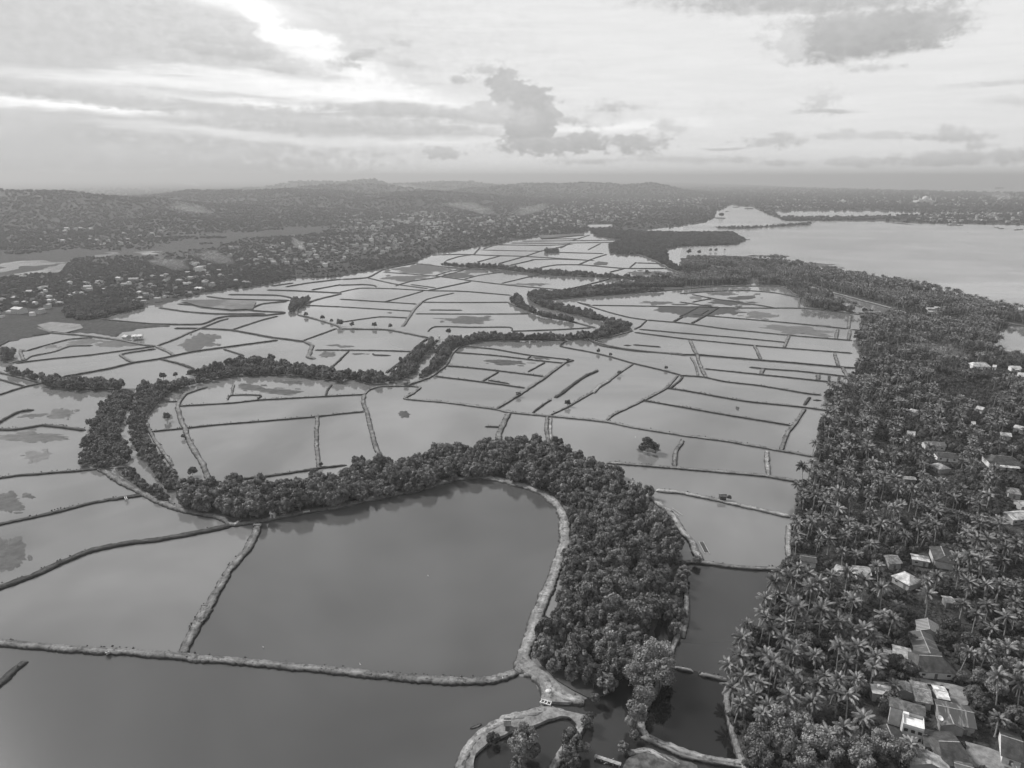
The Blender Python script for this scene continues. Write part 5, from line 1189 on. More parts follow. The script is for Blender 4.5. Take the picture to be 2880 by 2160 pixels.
# ------------------------------------------------------------------ single trees, placed one by one
r_ = random.Random(11)
SINGLE = [ # kind, tile, x, y (foot of the tree), scale, label
 ('mangrove', 'E', 1985, 440, 1.25, 'taller crown of the bushy islet standing alone in the right pond'), ('mangrove', 'E', 1950, 440, .8, 'left low bush of the islet in the right pond'), ('mangrove', 'E', 2035, 437, .8, 'right low bush of the islet in the right pond'),
 ('mangrove', 'D', 1083, 235, .75, 'dark bush standing alone in the water of the crescent pond'),
 ('mangrove', 'B', 1147, 1462, .62, 'round tree on the diagonal dike'), ('mangrove', 'B', 1466, 1524, .72, 'umbrella shaped tree alone beside the pale dike'), ('mangrove', 'B', 1800, 1322, .55, 'small round tree at the top of the pale dike'),
 ('broad', 'A', 1060, 1355, .8, 'slim tree standing alone in the left pond'), ('broad', 'A', 1138, 1338, .6, 'smaller leaning tree right of the slim pond tree'),
 ('broad', 'B', 695, 1060, .8, 'lone flat topped tree behind the middle creek'), ('mangrove', 'D', 1190, 350, .45, 'bush growing on the crescent pond dike'), ('mangrove', 'D', 2080, 533, .4, 'bush at the foot of the straight dike'),
 ('mangrove', 'D', 580, 270, .75, 'mangrove at the left tip of the dike junction'), ('mangrove', 'D', 1250, 590, .75, 'dark bush behind the mangrove belt near the crescent pond'),
 ('mangrove', 'B', 215, 1016, .9, 'round bush, largest on the middle dike'), ('mangrove', 'B', 318, 1020, .7, 'round bush right of the largest on the middle dike'), ('mangrove', 'B', 70, 1012, .8, 'round bush left of the largest on the middle dike'),
 ('mangrove', 'A', 2090, 965, .8, 'dark bush on the dike below the distant clump'), ('mangrove', 'A', 1985, 945, .9, 'wide bush on the dike below the distant clump'), ('mangrove', 'A', 2150, 985, .7, 'third bush along the sloping dike'), ('mangrove', 'A', 2205, 1005, 1.2, 'tall dark bush at the end of the sloping dike'),
 ('mangrove', 'B', 1605, 1085, 1.0, 'round bush where the creek dikes meet'), ('mangrove', 'B', 1650, 1100, .8, 'low bush beside the round bush at the creek dikes'), ('mangrove', 'B', 2105, 1288, .5, 'small bush on the long right dike'),
 ('mangrove', 'B', 1665, 1182, .6, 'small bush in the water near the sharp dike corner'), ('mangrove', 'B', 1745, 1202, .5, 'second small bush near the sharp dike corner'), ('mangrove', 'B', 1470, 1240, .5, 'bush at the corner of the rectangular ponds'),
 ('mangrove', 'B', 385, 1235, .6, 'bush on the bank of the pond by the middle creek'), ('mangrove', 'F', 90, 1165, .6, 'dark bush at the end of the cross dike'), ('mangrove', 'F', 300, 748, .35, 'shrub behind the thatched hut on the dike'),
 ('mangrove', 'C', 40, 540, 1.6, 'left mangrove islet in the bay shallows'), ('mangrove', 'C', 105, 540, 1.3, 'middle mangrove islet in the bay shallows'), ('mangrove', 'C', 180, 525, 1.0, 'right mangrove islet in the bay shallows'), ('mangrove', 'C', 215, 525, 1.2, 'bushy mangrove right of the islets in the bay shallows'), ('mangrove', 'C', 272, 518, .6, 'smallest mangrove in the bay shallows'),
 ('broad', 'C', 250, 305, 3.0, 'dark tree on the small headland of the inlet'), ('mangrove', 'C', 1088, 915, 1.3, 'dark tree at the corner of the pond by the coast'),
 ('mangrove', 'E', 1990, 735, .95, 'leaning mangrove at the right rim of the thick block'), ('mangrove', 'E', 1940, 745, .8, 'mangrove next to the sandy path on the right rim'),
 ('pale', 'G', 2040, 1000, 1.44, 'pale tall tree at the top of the creek bank'), ('pale', 'G', 1960, 1060, 1.38, 'pale tree second along the creek bank'), ('pale', 'G', 2060, 1150, 1.44, 'pale tree over the dark narrow pond'), ('pale', 'G', 1930, 1180, 1.38, 'pale wide tree leaning over the creek'), ('pale', 'G', 1990, 1090, 1.38, 'pale tree in the middle of the creek bank'), ('pale', 'G', 1870, 1110, 1.19, 'pale tree at the left of the creek bank group'),
 ('pale', 'G', 1960, 1270, 1.12, 'pale tree lower on the creek bank'), ('pale', 'G', 1900, 1390, 1.06, 'lowest pale tree on the creek bank'), ('pale', 'G', 2100, 1050, 1.19, 'pale tree at the right of the creek bank group'), ('pale', 'G', 1870, 1395, 0.55, 'small pale bush at the foot of the creek bank group'),
 ('pale', 'G', 1190, 1560, 1.10, 'thin leafed tree with a bare white trunk on the bottom bank'), ('pale', 'G', 1150, 1590, 0.90, 'thin leafed tree left of the white trunk'), ('broad', 'G', 1150, 1690, .7, 'dark bush below the thin leafed tree'), ('broad', 'G', 1240, 1590, .65, 'dark bush right of the thin leafed tree'),
 ('mangrove', 'G', 975, 1500, .55, 'round bush on the inner side of the sandy bank'), ('mangrove', 'G', 1005, 1490, .4, 'low bush beside the round bush on the sandy bank'), ('mangrove', 'G', 1590, 1400, .6, 'dark bush by the water right of the sandy tip'), ('mangrove', 'G', 1610, 1360, .5, 'small dark bush by the water right of the sandy tip'),
 ('mangrove', 'G', 1490, 1520, .85, 'tree growing on the right arm of the bottom bank'), ('mangrove', 'G', 1520, 1570, .75, 'second tree on the right arm of the bottom bank'), ('mangrove', 'G', 1470, 1620, .8, 'third tree on the right arm of the bottom bank'), ('pale', 'G', 1585, 1570, 0.50, 'pale airy bush over the creek at the bottom'), ('mangrove', 'G', 1500, 1670, .7, 'lowest tree on the right arm of the bottom bank'),
 ('mangrove', 'G', 1900, 1480, .5, 'bush beside the bend of the sandy track'), ('mangrove', 'G', 1830, 1550, .5, 'bush at the creek edge near the bottom'), ('mangrove', 'G', 1640, 1235, .5, 'small mangrove at the lower tip of the thick block'),
 ('broad', 'K', 1010, 330, .95, 'feathery tree right of the striped roof'), ('broad', 'K', 1060, 180, .9, 'feathery tree above the yard path'), ('broad', 'K', 1300, 380, 1.05, 'spreading tree in the middle of the village'), ('broad', 'K', 1200, 520, .95, 'spreading tree beside the yard path'), ('broad', 'K', 1400, 560, .9, 'tree below the spreading tree in the village'),
 ('pale', 'K', 1400, 780, .95, 'pale leafy tree left of the great crown'), ('pale', 'K', 1650, 760, 1.25, 'great pale crown at the right of the village'), ('pale', 'K', 1750, 700, 1.1, 'pale crown at the far side of the great crown'), ('pale', 'K', 1560, 900, 1.0, 'pale crown at the near side of the great crown'), ('pale', 'K', 1190, 720, .55, 'small pale tree at the corner of the yard'),
 ('broad', 'K', 1320, 930, .8, 'bushy tree at the end of the dark yard'), ('broad', 'K', 1410, 1010, .8, 'bushy tree behind the long streaked roof'), ('broad', 'K', 380, 1060, 1.05, 'dark tree in front of the flat roofed block'), ('broad', 'K', 450, 1110, .8, 'dark tree against the wall of the two storey house'),
 ('broad', 'K', 480, 560, .75, 'tree with speckled leaves before the grey gable shed'), ('broad', 'K', 580, 620, .75, 'second speckled tree before the grey gable shed'), ('broad', 'K', 380, 560, .7, 'speckled tree left in the row before the sheds'), ('broad', 'K', 660, 640, .6, 'low speckled tree right in the row before the sheds'), ('broad', 'K', 810, 600, .6, 'speckled bush against the dark hipped house'),
 ('broad', 'K', 640, 310, .6, 'speckled tree between the dish and the pale shed'), ('broad', 'K', 540, 330, .55, 'speckled tree below the satellite dish'), ('broad', 'K', 350, 300, .6, 'speckled bush left of the satellite dish'), ('broad', 'K', 1800, 1180, .9, 'bushy tree by the right edge above the wide dark roof'), ('broad', 'K', 1740, 1290, .6, 'low bush above the wide dark roof'),
 ('broad', 'F', 1045, 1165, .85, 'round pale topped tree behind the grey ribbed roof'), ('broad', 'F', 1240, 1170, .9, 'round tree between the worn house and the ribbed roof'), ('broad', 'F', 1110, 1110, .8, 'round tree behind the pale topped tree'), ('broad', 'F', 740, 1090, .95, 'round dark tree on the pond bank'), ('broad', 'F', 1430, 1050, .9, 'tree in the gap behind the bright annex'),
 ('broad', 'F', 1400, 230, .95, 'round dark tree behind the isolated light roof'), ('broad', 'F', 1390, 470, .9, 'round tree right of the twin bare trunks'), ('broad', 'F', 1560, 290, .9, 'round tree near the drooping palm'), ('broad', 'F', 2180, 250, 1.1, 'dense dark tree at the right edge by the track'),
 ('pale', 'H', 640, 1480, 1.38, 'tall bamboo like tree, largest of the pale group at the bottom'), ('pale', 'H', 740, 1480, 1.26, 'pale tree right of the largest at the bottom'), ('pale', 'H', 560, 1530, 1.20, 'pale tree left of the largest at the bottom'), ('pale', 'H', 480, 1560, 1.14, 'pale tree near the corner of the dark pond'), ('pale', 'H', 660, 1610, 1.20, 'pale tree in front of the largest at the bottom'), ('pale', 'H', 830, 1590, 1.20, 'pale tree under the near palms at the bottom'), ('pale', 'H', 1020, 1560, 1.20, 'pale tree below the drooping palms'), ('pale', 'H', 950, 1640, 1.20, 'pale tree at the lower edge, middle of the group'), ('pale', 'H', 1130, 1620, 1.14, 'pale tree at the lower edge right of the middle'), ('pale', 'H', 1280, 1600, 1.08, 'pale tree beside the pale gable house'), ('pale', 'H', 1400, 1650, 1.08, 'pale tree left against the pale gable house'), ('pale', 'H', 500, 1680, 1.08, 'pale tree at the very bottom near the track'), ('pale', 'H', 780, 1700, 1.14, 'pale tree at the very bottom edge'), ('pale', 'H', 1150, 1720, 1.14, 'pale tree cut by the bottom edge'),
]
for kind, t, x, y, s, lb in SINGLE:
    X, Y = at(t, x, y, .6)
    place_tree(kind, X, Y, .5, s, r_.uniform(0, 6.28), lb, None, r_.randrange(5), r_.uniform(.9, 1.1))

# ---- palms placed one by one: (tile, x, y of the crown's heart, trunk height, label)
PALMS = [
 ('H', 692, 1195, 11, 'palm with a full drooping crown and straight pale trunk near the bottom'), ('H', 842, 1230, 10, 'palm right of the full crowned palm near the bottom'), ('H', 520, 1300, 9, 'palm with a starry crown near the pond corner'), ('H', 380, 1250, 9, 'palm on the pond bank left of the starry palm'), ('H', 320, 1130, 9, 'palm overhanging the dark pond, second from the tip'), ('H', 305, 990, 9, 'leftmost palm overhanging the dark pond'), ('H', 470, 1180, 9, 'palm behind the starry palm by the pond'), ('H', 400, 1060, 9, 'palm behind the leftmost palm by the pond'), ('H', 620, 1010, 10, 'palm with long curved trunk in the near grove'), ('H', 540, 920, 10, 'slim palm above the curved trunk palm'), ('H', 720, 1050, 10, 'palm in the heart of the near grove'), ('H', 860, 930, 10, 'palm with a pale starburst crown in the near grove'), ('H', 870, 1110, 9, 'palm right of the grove heart'), ('H', 1000, 1170, 9, 'palm before the flat roofed block'), ('H', 1130, 1080, 9, 'palm leaning over the flat roofed block'), ('H', 1040, 1390, 8, 'drooping palm above the pale bottom trees'), ('H', 950, 1430, 7, 'short palm left of the drooping palm'), ('H', 1180, 1330, 8, 'palm left of the dark ridged roof'), ('H', 1480, 1500, 7, 'palm in front of the dark roofs at the bottom'), ('H', 1380, 1120, 6, 'short palm beside the mid grey roof'), ('H', 1240, 1000, 10, 'slender twin palm, left one, near the sheds'), ('H', 1255, 940, 11, 'slender twin palm, right one, near the sheds'),
 ('H', 1360, 690, 10, 'palm with a slanting pale trunk left of the striped roof'), ('H', 1590, 530, 11, 'tall palm with a feathery crown above the striped roof'), ('H', 1290, 490, 12, 'tall palm with bare vertical trunk in the garden'), ('H', 1180, 440, 12, 'tall palm in front of the white porch'), ('H', 920, 600, 10, 'big palm crown left of the tall bare trunk'), ('H', 1110, 570, 9, 'palm with wide fronds right of the big crown'), ('H', 730, 560, 10, 'palm crown above the dense grove'), ('H', 810, 490, 10, 'palm crown next to the pale small roof'), ('H', 750, 360, 10, 'large palm by the pond bank end'), ('H', 630, 390, 8, 'small palm at the corner of the cross dike'), ('H', 970, 410, 9, 'palm beneath the pale small roof'), ('H', 520, 650, 9, 'palm on the pond edge with ragged crown'), ('H', 540, 560, 9, 'palm on the pond edge above the ragged crown'), ('H', 570, 750, 9, 'palm on the pond edge below the ragged crown'), ('H', 1780, 290, 10, 'broad palm right of the dark hipped house'), ('H', 1910, 180, 11, 'palm behind the broad palm'), ('H', 1990, 240, 11, 'palm right of the palm behind the broad palm'), ('H', 2090, 230, 12, 'tall slanting palm upper right'), ('H', 1860, 450, 9, 'palm above the great pale crown'), ('H', 1970, 470, 10, 'palm between two slanting palms'), ('H', 2060, 470, 10, 'slanting palm at the middle right'), ('H', 2150, 490, 10, 'slanting palm near the right edge'), ('H', 2100, 680, 9, 'large starry palm near the right edge'), ('H', 1900, 660, 9, 'palm left of the large starry palm'), ('H', 1820, 590, 8, 'palm near the tiny hut'), ('H', 1980, 600, 8, 'palm over the large starry palm'), ('H', 2000, 860, 9, 'left palm of the right hand pair above the great crown'), ('H', 2110, 870, 9, 'right palm of the right hand pair above the great crown'), ('H', 2050, 1330, 7, 'low spreading palm below the great crown'), ('H', 1650, 410, 8, 'palm right of the bright pyramid roof'),
 ('F', 1090, 500, 13, 'tall palm with bare trunk in the upper grove'), ('F', 1195, 410, 12, 'palm with white trunk on the grass, upper left'), ('F', 1272, 440, 9, 'small palm on the grass right of the white trunk'), ('F', 1020, 690, 11, 'palm at the left of the grassy clearing'), ('F', 1105, 700, 12, 'second palm at the left of the grassy clearing'), ('F', 1215, 690, 14, 'very tall palm standing in the clearing'), ('F', 1232, 600, 12, 'palm at the top of the clearing'), ('F', 1310, 640, 11, 'palm over the clearing, third from left'), ('F', 1400, 680, 12, 'palm over the clearing, fourth from left'), ('F', 1490, 680, 13, 'palm with a tall trunk at the right of the clearing'), ('F', 1330, 790, 9, 'palm in the lower part of the clearing'), ('F', 1290, 900, 10, 'palm below the clearing, left of two'), ('F', 1375, 900, 10, 'palm below the clearing, right of two'), ('F', 1530, 910, 10, 'palm below right of the clearing'), ('F', 1640, 910, 10, 'palm left of the slanting group'), ('F', 850, 880, 10, 'palm in the left grove above the round tree'), ('F', 965, 880, 9, 'palm second in the row of the left grove'), ('F', 1080, 890, 9, 'palm third in the row of the left grove'), ('F', 945, 1000, 8, 'low palm in front of the left row'), ('F', 1050, 970, 8, 'low palm right of the front palm'), ('F', 735, 870, 8, 'palm at the end of the sandy dike'), ('F', 750, 970, 7, 'palm hanging over the sandy bank'), ('F', 845, 505, 8, 'palm at the pond edge by the upper dike'), ('F', 740, 650, 8, 'palm at the pond corner of the middle dike'), ('F', 770, 720, 8, 'palm below the pond corner palm'), ('F', 860, 380, 9, 'palm leaning out at the pond edge'), ('F', 1220, 1030, 7, 'short palm above the round trees'), ('F', 1820, 500, 9, 'palm between the black roof and the villa'), ('F', 1545, 180, 8, 'drooping palm in front of the broken roof'), ('F', 1680, 270, 9, 'palm over the bushes right of centre'), ('F', 1400, 270, 9, 'palm left above the isolated roof'),
 ('C', 960, 1380, 8, 'palm standing apart at the pond edge'), ('C', 1092, 1325, 9, 'taller palm standing apart behind the pond edge palm'), ('C', 1030, 1420, 7, 'palm right of the pond edge palm'), ('C', 1190, 1330, 8, 'palm by the slanting white boards'),
]
for t, x, y, H, lb in PALMS:
    X, Y = at(t, x, y, GZ + H)
    v = r_.randrange(6); s = r_.uniform(.92, 1.12); rz = r_.uniform(0, 6.28)
    tx, ty = PROTO['palm'][v][1].vertices[-1].co.xy * s
    place_tree('palm', X - (tx * math.cos(rz) - ty * math.sin(rz)), Y - (tx * math.sin(rz) + ty * math.cos(rz)), GZ - .2, s, rz, lb, None, v, H / 10.0 / s)
TREE_XY = [(o.location.x, o.location.y) for o in C.objects if o.type == 'EMPTY' and 'tree' in o.name]

# ------------------------------------------------------------------ groves, bushes and woods
YARDS = [pts('K 1240,1370 1500,1440 1700,1520 1896,1560 1896,1700 1400,1700 1250,1480', GZ), pts('K 1000,420 1080,500 1120,640 1040,640 980,480', GZ),
         pts('K 620,650 800,680 1120,740 1320,800 1260,1000 1080,940 1060,790 860,740 640,700', GZ), pts('K 220,700 420,720 420,810 240,790', GZ)]
CLEAR = YARDS + [pts('F 1020,760 1480,760 1520,860 1440,900 1100,880 1000,820', GZ), pts('F 1230,370 1330,380 1330,560 1230,560', GZ), pts('H 1240,560 1780,590 1700,720 1260,660', GZ), pts('H 1190,500 1250,500 1280,640 1200,600', GZ),
                 pts('C 1180,1290 1350,1400 1100,1400 1080,1350', GZ), pts('C 770,880 1000,900 1150,930 1380,895 1430,925 1300,975 1150,960 980,925', GZ), pts('C 770,730 950,772 1100,808 1250,850 1360,880 1360,935 2000,960 2212,992 2212,1015 2000,985 1700,955 1340,955 1340,905 1080,850 900,805 780,760', GZ), pts('C 2020,1040 2130,1000 2400,1020 2400,1240 2212,1215 2080,1190', GZ), pts('C 100,590 250,625 430,650 430,665 250,640 100,605', GZ), pts('C 1740,1190 1860,1225 1840,1245 1740,1225', GZ)]
def free(X, Y, marg=0.0, houses=True, clear=True):
    k = np.ones(X.shape, bool)
    if houses:
        for hx, hy, hr in HOUSE_FOOT:
            dx, dy = X - hx, Y - hy; D = math.hypot(hx, hy); ux, uy = hx / D, hy / D
            a = dx * ux + dy * uy; l = dx * uy - dy * ux              # keep the view of the house open on the near side
            rr = hr * 0.8 + marg; near = min(.75 * 9 * D / CAM_H, 26) if marg > 1 else 0
            k &= ~((np.abs(l) < rr) & (a < rr) & (a > -rr - near))
    if clear:
        for p in CLEAR: k &= ~inside(p, X, Y)
    return k
def grove():
    V = LAND['village']
    near = [p for p in V]
    X, Y = poisson(near, 5.6, 77); D = np.hypot(X, Y)
    sx = 1440 + F * X / (Y * CP + CAM_H * SP)
    k = (D < 2600) & (sx > -100) & (sx < 3050) & (Y > 60)
    X, Y, D = X[k], Y[k], D[k]
    sd = land_sd(X, Y); k = sd > 2.0; X, Y, D, sd = X[k], Y[k], D[k], sd[k]
    k = free(X, Y, 2.2); X, Y, D, sd = X[k], Y[k], D[k], sd[k]
    T = np.array(TREE_XY)
    dm = np.full(len(X), 1e9)
    for tx, ty in T: dm = np.minimum(dm, np.hypot(X - tx, Y - ty))
    k = dm > 3.6; X, Y, D, sd = X[k], Y[k], D[k], sd[k]
    n = vnoise(X, Y, 1 / 45.0, 3, 21)
    SX, SY = in_view(X, Y)
    # the left side is almost pure palms, the middle and the upper right a mixture
    mix = 0.40 + 0.5 * (n - .5) - np.where(SX < 2330, .0, .18) * np.where(SY > 1250, 1, .6) + np.where(SY > 1300, .12, -.12)
    mix = np.where(D > 900, .55, mix)
    thin = (D > 620) & (vnoise(X, Y, 1 / 30.0, 3, 61) > .56)
    rv = RNG.random(len(X))
    kind = np.where(rv < mix + .12, 0, np.where(rv < .94, 1, 2))       # palm, broad, bush-size
    kind = np.where(thin, 2, kind)
    kind = np.where((kind == 0) & inside(np.array(pts('H 380,1420 900,1440 1450,1500 1450,1900 350,1900', 4)), X, Y), 2, kind)
    order = np.argsort(D)
    cnt = {'palm': len(PALMS), 'broad': sum(1 for s in SINGLE if s[0] == 'broad')}
    rest = {'palm': [], 'broad': []}; rr = random.Random(3)
    zones = [(0, 260, 'at the near end of the village'), (260, 420, 'in the middle of the village'), (420, 9999, 'in the upper grove behind the village')]
    for i in order:
        x, y, d = float(X[i]), float(Y[i]), float(D[i])
        if kind[i] == 0: kd, s, szz = 'palm', rr.uniform(.72, 1.15), rr.uniform(.55, 1.35)
        elif kind[i] == 1: kd, s, szz = 'broad', rr.uniform(.55, .95), rr.uniform(.75, 1.05)
        else: kd, s, szz = 'broad', rr.uniform(.3, .5), .9
        if d > 700: szz *= .8
        if cnt[kd] < 296 and -40 < SX[i] < 2960 and SY[i] < 2330:
            z = 'near the pond bank' if SX[i] < 2300 and SY[i] > 1300 else next(q[2] for q in zones if d < q[1])
            z += ', ' + ('left side' if SX[i] < 2350 else 'centre' if SX[i] < 2600 else 'right side')
            tl = ('short ' if szz < .75 else 'tall ' if szz > 1.1 else '') if kd == 'palm' else ('small ' if s < .55 else 'wide ' if s > .8 else '')
            lab = tl + ('coconut palm of the dense grove ' if kd == 'palm' else 'round leafy tree between the palms ') + z
            place_tree(kd, x, y, GZ - .2, s, rr.uniform(0, 6.28), lab, lab.replace('coconut palm', 'coconut palms').replace('leafy tree', 'leafy trees'), rr.randrange(6), szz); cnt[kd] += 1
        else: rest[kd].append((x, y, GZ - .2, s))
    for kd, nm, lb in (('palm', 'palm_grove', 'coconut palms massed along the coast and the upper village'), ('broad', 'woodland', 'leafy trees massed between the palms of the upper village')):
        q = np.array(rest[kd]); print(kd, cnt[kd], len(q))
        instancer(nm, q[:, :3], q[:, 3], RNG.uniform(0, 6.28, len(q)), [FIRST[(kd, k)] for k in range(len(PROTO[kd]))], lb, 'trees')
    # undergrowth that closes the gaps under the crowns
    X, Y = poisson(near, 2.7, 78); SX, SY = in_view(X, Y); D = np.hypot(X, Y)
    k = (D < 760) & (SX > -20) & (SX < 2920) & (SY < 2250); X, Y = X[k], Y[k]
    k = land_sd(X, Y) > 1.2; X, Y = X[k], Y[k]; k = free(X, Y, .3); X, Y = X[k], Y[k]
    nn = vnoise(X, Y, 1 / 18.0, 2, 4); k = nn > .36; X, Y = X[k], Y[k]
    instancer('undergrowth', np.stack([X, Y, np.full(len(X), GZ - .5)], 1), RNG.uniform(.16, .34, len(X)), RNG.uniform(0, 6.28, len(X)), [(FIRST[('broad', k)][0],) for k in range(4)], 'low bushes covering the ground under the palms', 'bushes')
    # garden plants in the clearings
    P = []
    for i, poly in enumerate(CLEAR[len(YARDS):]):
        x, y = poisson(poly, 1.7, 300 + i); P += list(zip(x, y))
    P = np.array(P); k = free(P[:, 0], P[:, 1], .3, True, False) & (land_sd(P[:, 0], P[:, 1]) > 1.5) & (np.hypot(P[:, 0], P[:, 1]) < 700); P = P[k]
    instancer('garden_plants', np.stack([P[:, 0], P[:, 1], np.full(len(P), GZ - .1)], 1), RNG.uniform(.06, .16, len(P)), RNG.uniform(0, 6.28, len(P)), [(FIRST[('broad', k)][0],) for k in range(2)], 'low garden plants and weeds in the clearings', 'plants')
grove()
for i, y_ in enumerate(YARDS): sheet('yard', y_, GZ + .32, m_mud('yard_earth', .12, .24, .9, .5))

# ---- fringe of weeds along the nearer dikes
def fringe():
    P = []; r = random.Random(9)
    for spec, w, mm in DIKES:
        Q = pts(spec, 0); d = min(math.hypot(*p) for p in Q)
        if d > 620: continue
        Q = resample(Q, 1.3)
        for i in range(len(Q) - 1):
            dd = math.hypot(Q[i].x, Q[i].y)
            if dd > 650: continue
            v = Q[i + 1] - Q[i]; v.normalize()
            for s in (-1, 1):
                nz = mnoise.noise((Q[i].x * .06, Q[i].y * .06, s * 5))
                if nz > (.12 if mm == 'sand' else -.1) and r.random() < .5:
                    o = w * .29 * r.uniform(.2, 1.1) * s
                    P.append((Q[i].x - v.y * o, Q[i].y + v.x * o, .25, r.uniform(.03, .13)))
    P = np.array(P); print('fringe', len(P))
    instancer('bank_weeds', P[:, :3], P[:, 3], RNG.uniform(0, 6.28, len(P)), [(FIRST[('mangrove', k)][0],) for k in range(3)], 'tufts of weeds growing along the edges of the dikes', 'weeds')
fringe()

# ------------------------------------------------------------------ fields, town and far woods
FIELDS = [('A -300,505 0,510 250,520 400,515 600,520 900,520 1050,500 1100,480 1300,482 1480,470 1400,500 1050,540 800,560 500,560 420,620 390,660 200,670 0,690 -300,710', .21),
          ('A 1070,400 1300,378 1600,368 2080,372 2100,400 1900,425 1600,440 1500,470 1200,478 1060,470', .19),
          ('A 1160,838 1400,835 1660,842 1640,895 1500,900 1300,880', .15), ('A 240,1000 330,980 520,995 540,1020 420,1050 300,1035', .2), ('B 1280,420 1560,405 1580,415 1300,440', .12),
          ('B 1600,350 1750,345 1760,365 1600,372', .16)]
def m_field(i, v):
    def f(N, b, t):
        p = geo_pos(N); n = N.noise(p, .01, 4, .6); n2 = N.noise(p, .12, 4, .7)
        mp = N.n('ShaderNodeMapping', inp={0: p, 2: (0, 0, .3), 3: (.02, .004, 1)})
        vo = N.n('ShaderNodeTexVoronoi', inp={0: mp.outputs[0], 'Scale': 1.0})
        bw = N.n('ShaderNodeRGBToBW', inp={0: vo.outputs['Color']}).outputs[0]
        c = N.m('MULTIPLY', v, N.ramp(n, .3, .7, .75, 1.2)); c = N.m('MULTIPLY', c, N.ramp(bw, .2, .8, .8, 1.25)); c = N.m('MULTIPLY', c, N.ramp(n2, .3, .7, .85, 1.15))
        setcol(N, b, c); b.inputs['Roughness'].default_value = 1; b.inputs['Specular IOR Level'].default_value = .05
    return mat('field_%d' % i, f)
for i, (sp_, v) in enumerate(FIELDS): sheet('field', pts(sp_, 1.4), 1.5 + .01 * i, m_field(i, v))
for i, sp_ in enumerate(['A 0,555 120,558 60,566 0,566', 'A 30,575 260,565 200,578 40,588', 'A 540,530 680,518 640,535 550,538', 'B 0,385 160,388 320,392 310,405 140,402 0,398', 'B 1590,356 1740,352 1745,360 1600,364']):
    sheet('water', pts(sp_, 1.5), 1.62 + .01 * i, m_water('sea_and_pond_water', 0.140, 0.06, 0.05, 0.35, ior=1.5))
FIELD_P = [pts(s, 1.4) for s, v in FIELDS]

TOWN = [ # outlines of the built-up areas and mean spacing (m), share of houses
 ('A 0,700 380,660 450,720 900,640 960,620 1200,680 1250,600 1450,600 1500,500 1900,470 2212,430 | B 300,300 700,260 700,420 480,480 300,540 0,600 | A 2212,640 1800,700 1500,760 1200,830 1000,860 850,870 830,780 600,800 420,860 400,930 150,990 0,1110 -100,1110 -100,720', 22, .62),
 ('A 150,470 400,410 550,405 900,430 1130,395 1100,440 950,490 700,500 350,490', 30, .5),
 ('B 0,300 400,280 700,300 1000,290 1250,250 1500,200 1800,180 2000,180 2212,170 | C 0,180 200,170 300,200 200,220 0,240 | B 2100,240 1900,300 1650,350 1500,390 1200,420 1000,450 800,440 700,400 300,420 0,430', 34, .6),
 ('C 400,190 560,200 700,180 1000,170 1400,165 1800,160 2212,165 2212,240 1800,240 1500,235 1100,230 900,245 700,240 600,240', 55, .8),
 ('C 1560,290 1700,270 2000,280 2212,270 2212,345 2000,335 1800,335 1650,335 1500,330', 30, .8),
 ('B 1300,300 1700,280 1900,250 2000,300 1700,350 1300,360', 36, .5),
]
TOWN_P = [pts(s, 1.4) for s, a, b in TOWN]
def house_mesh(i):
    """small far house: walls and a gable or hip roof in one mesh with two materials"""
    r = random.Random(500 + i); L, W, h, hr = r.uniform(3.4, 5.6), r.uniform(2.6, 3.8), r.uniform(2.6, 3.6) if i % 3 else r.uniform(5, 7), 0
    hr = h + W * r.uniform(.3, .5)
    w = MB(); w.box((0, 0, h / 2), (2 * L - .8, 2 * W - .8, h))
    hp = W * .7 if i % 2 else 0
    f = MB(); A = [(-L, -W, h), (L, -W, h), (L, W, h), (-L, W, h), (-L + hp, 0, hr), (L - hp, 0, hr)]
    f.add(A, [(0, 1, 5, 4), (2, 3, 4, 5), (1, 2, 5), (3, 0, 4), (3, 2, 1, 0)])
    tones = [.25, .17, .12, .34, .09, .06, .2, .15]
    return w.mesh('wall', wall_mat([.35, .5, .28, .55][i % 4])), f.mesh('roof', m_roof('roof_sheet_%d' % int(tones[i % 8] * 100), tones[i % 8]))
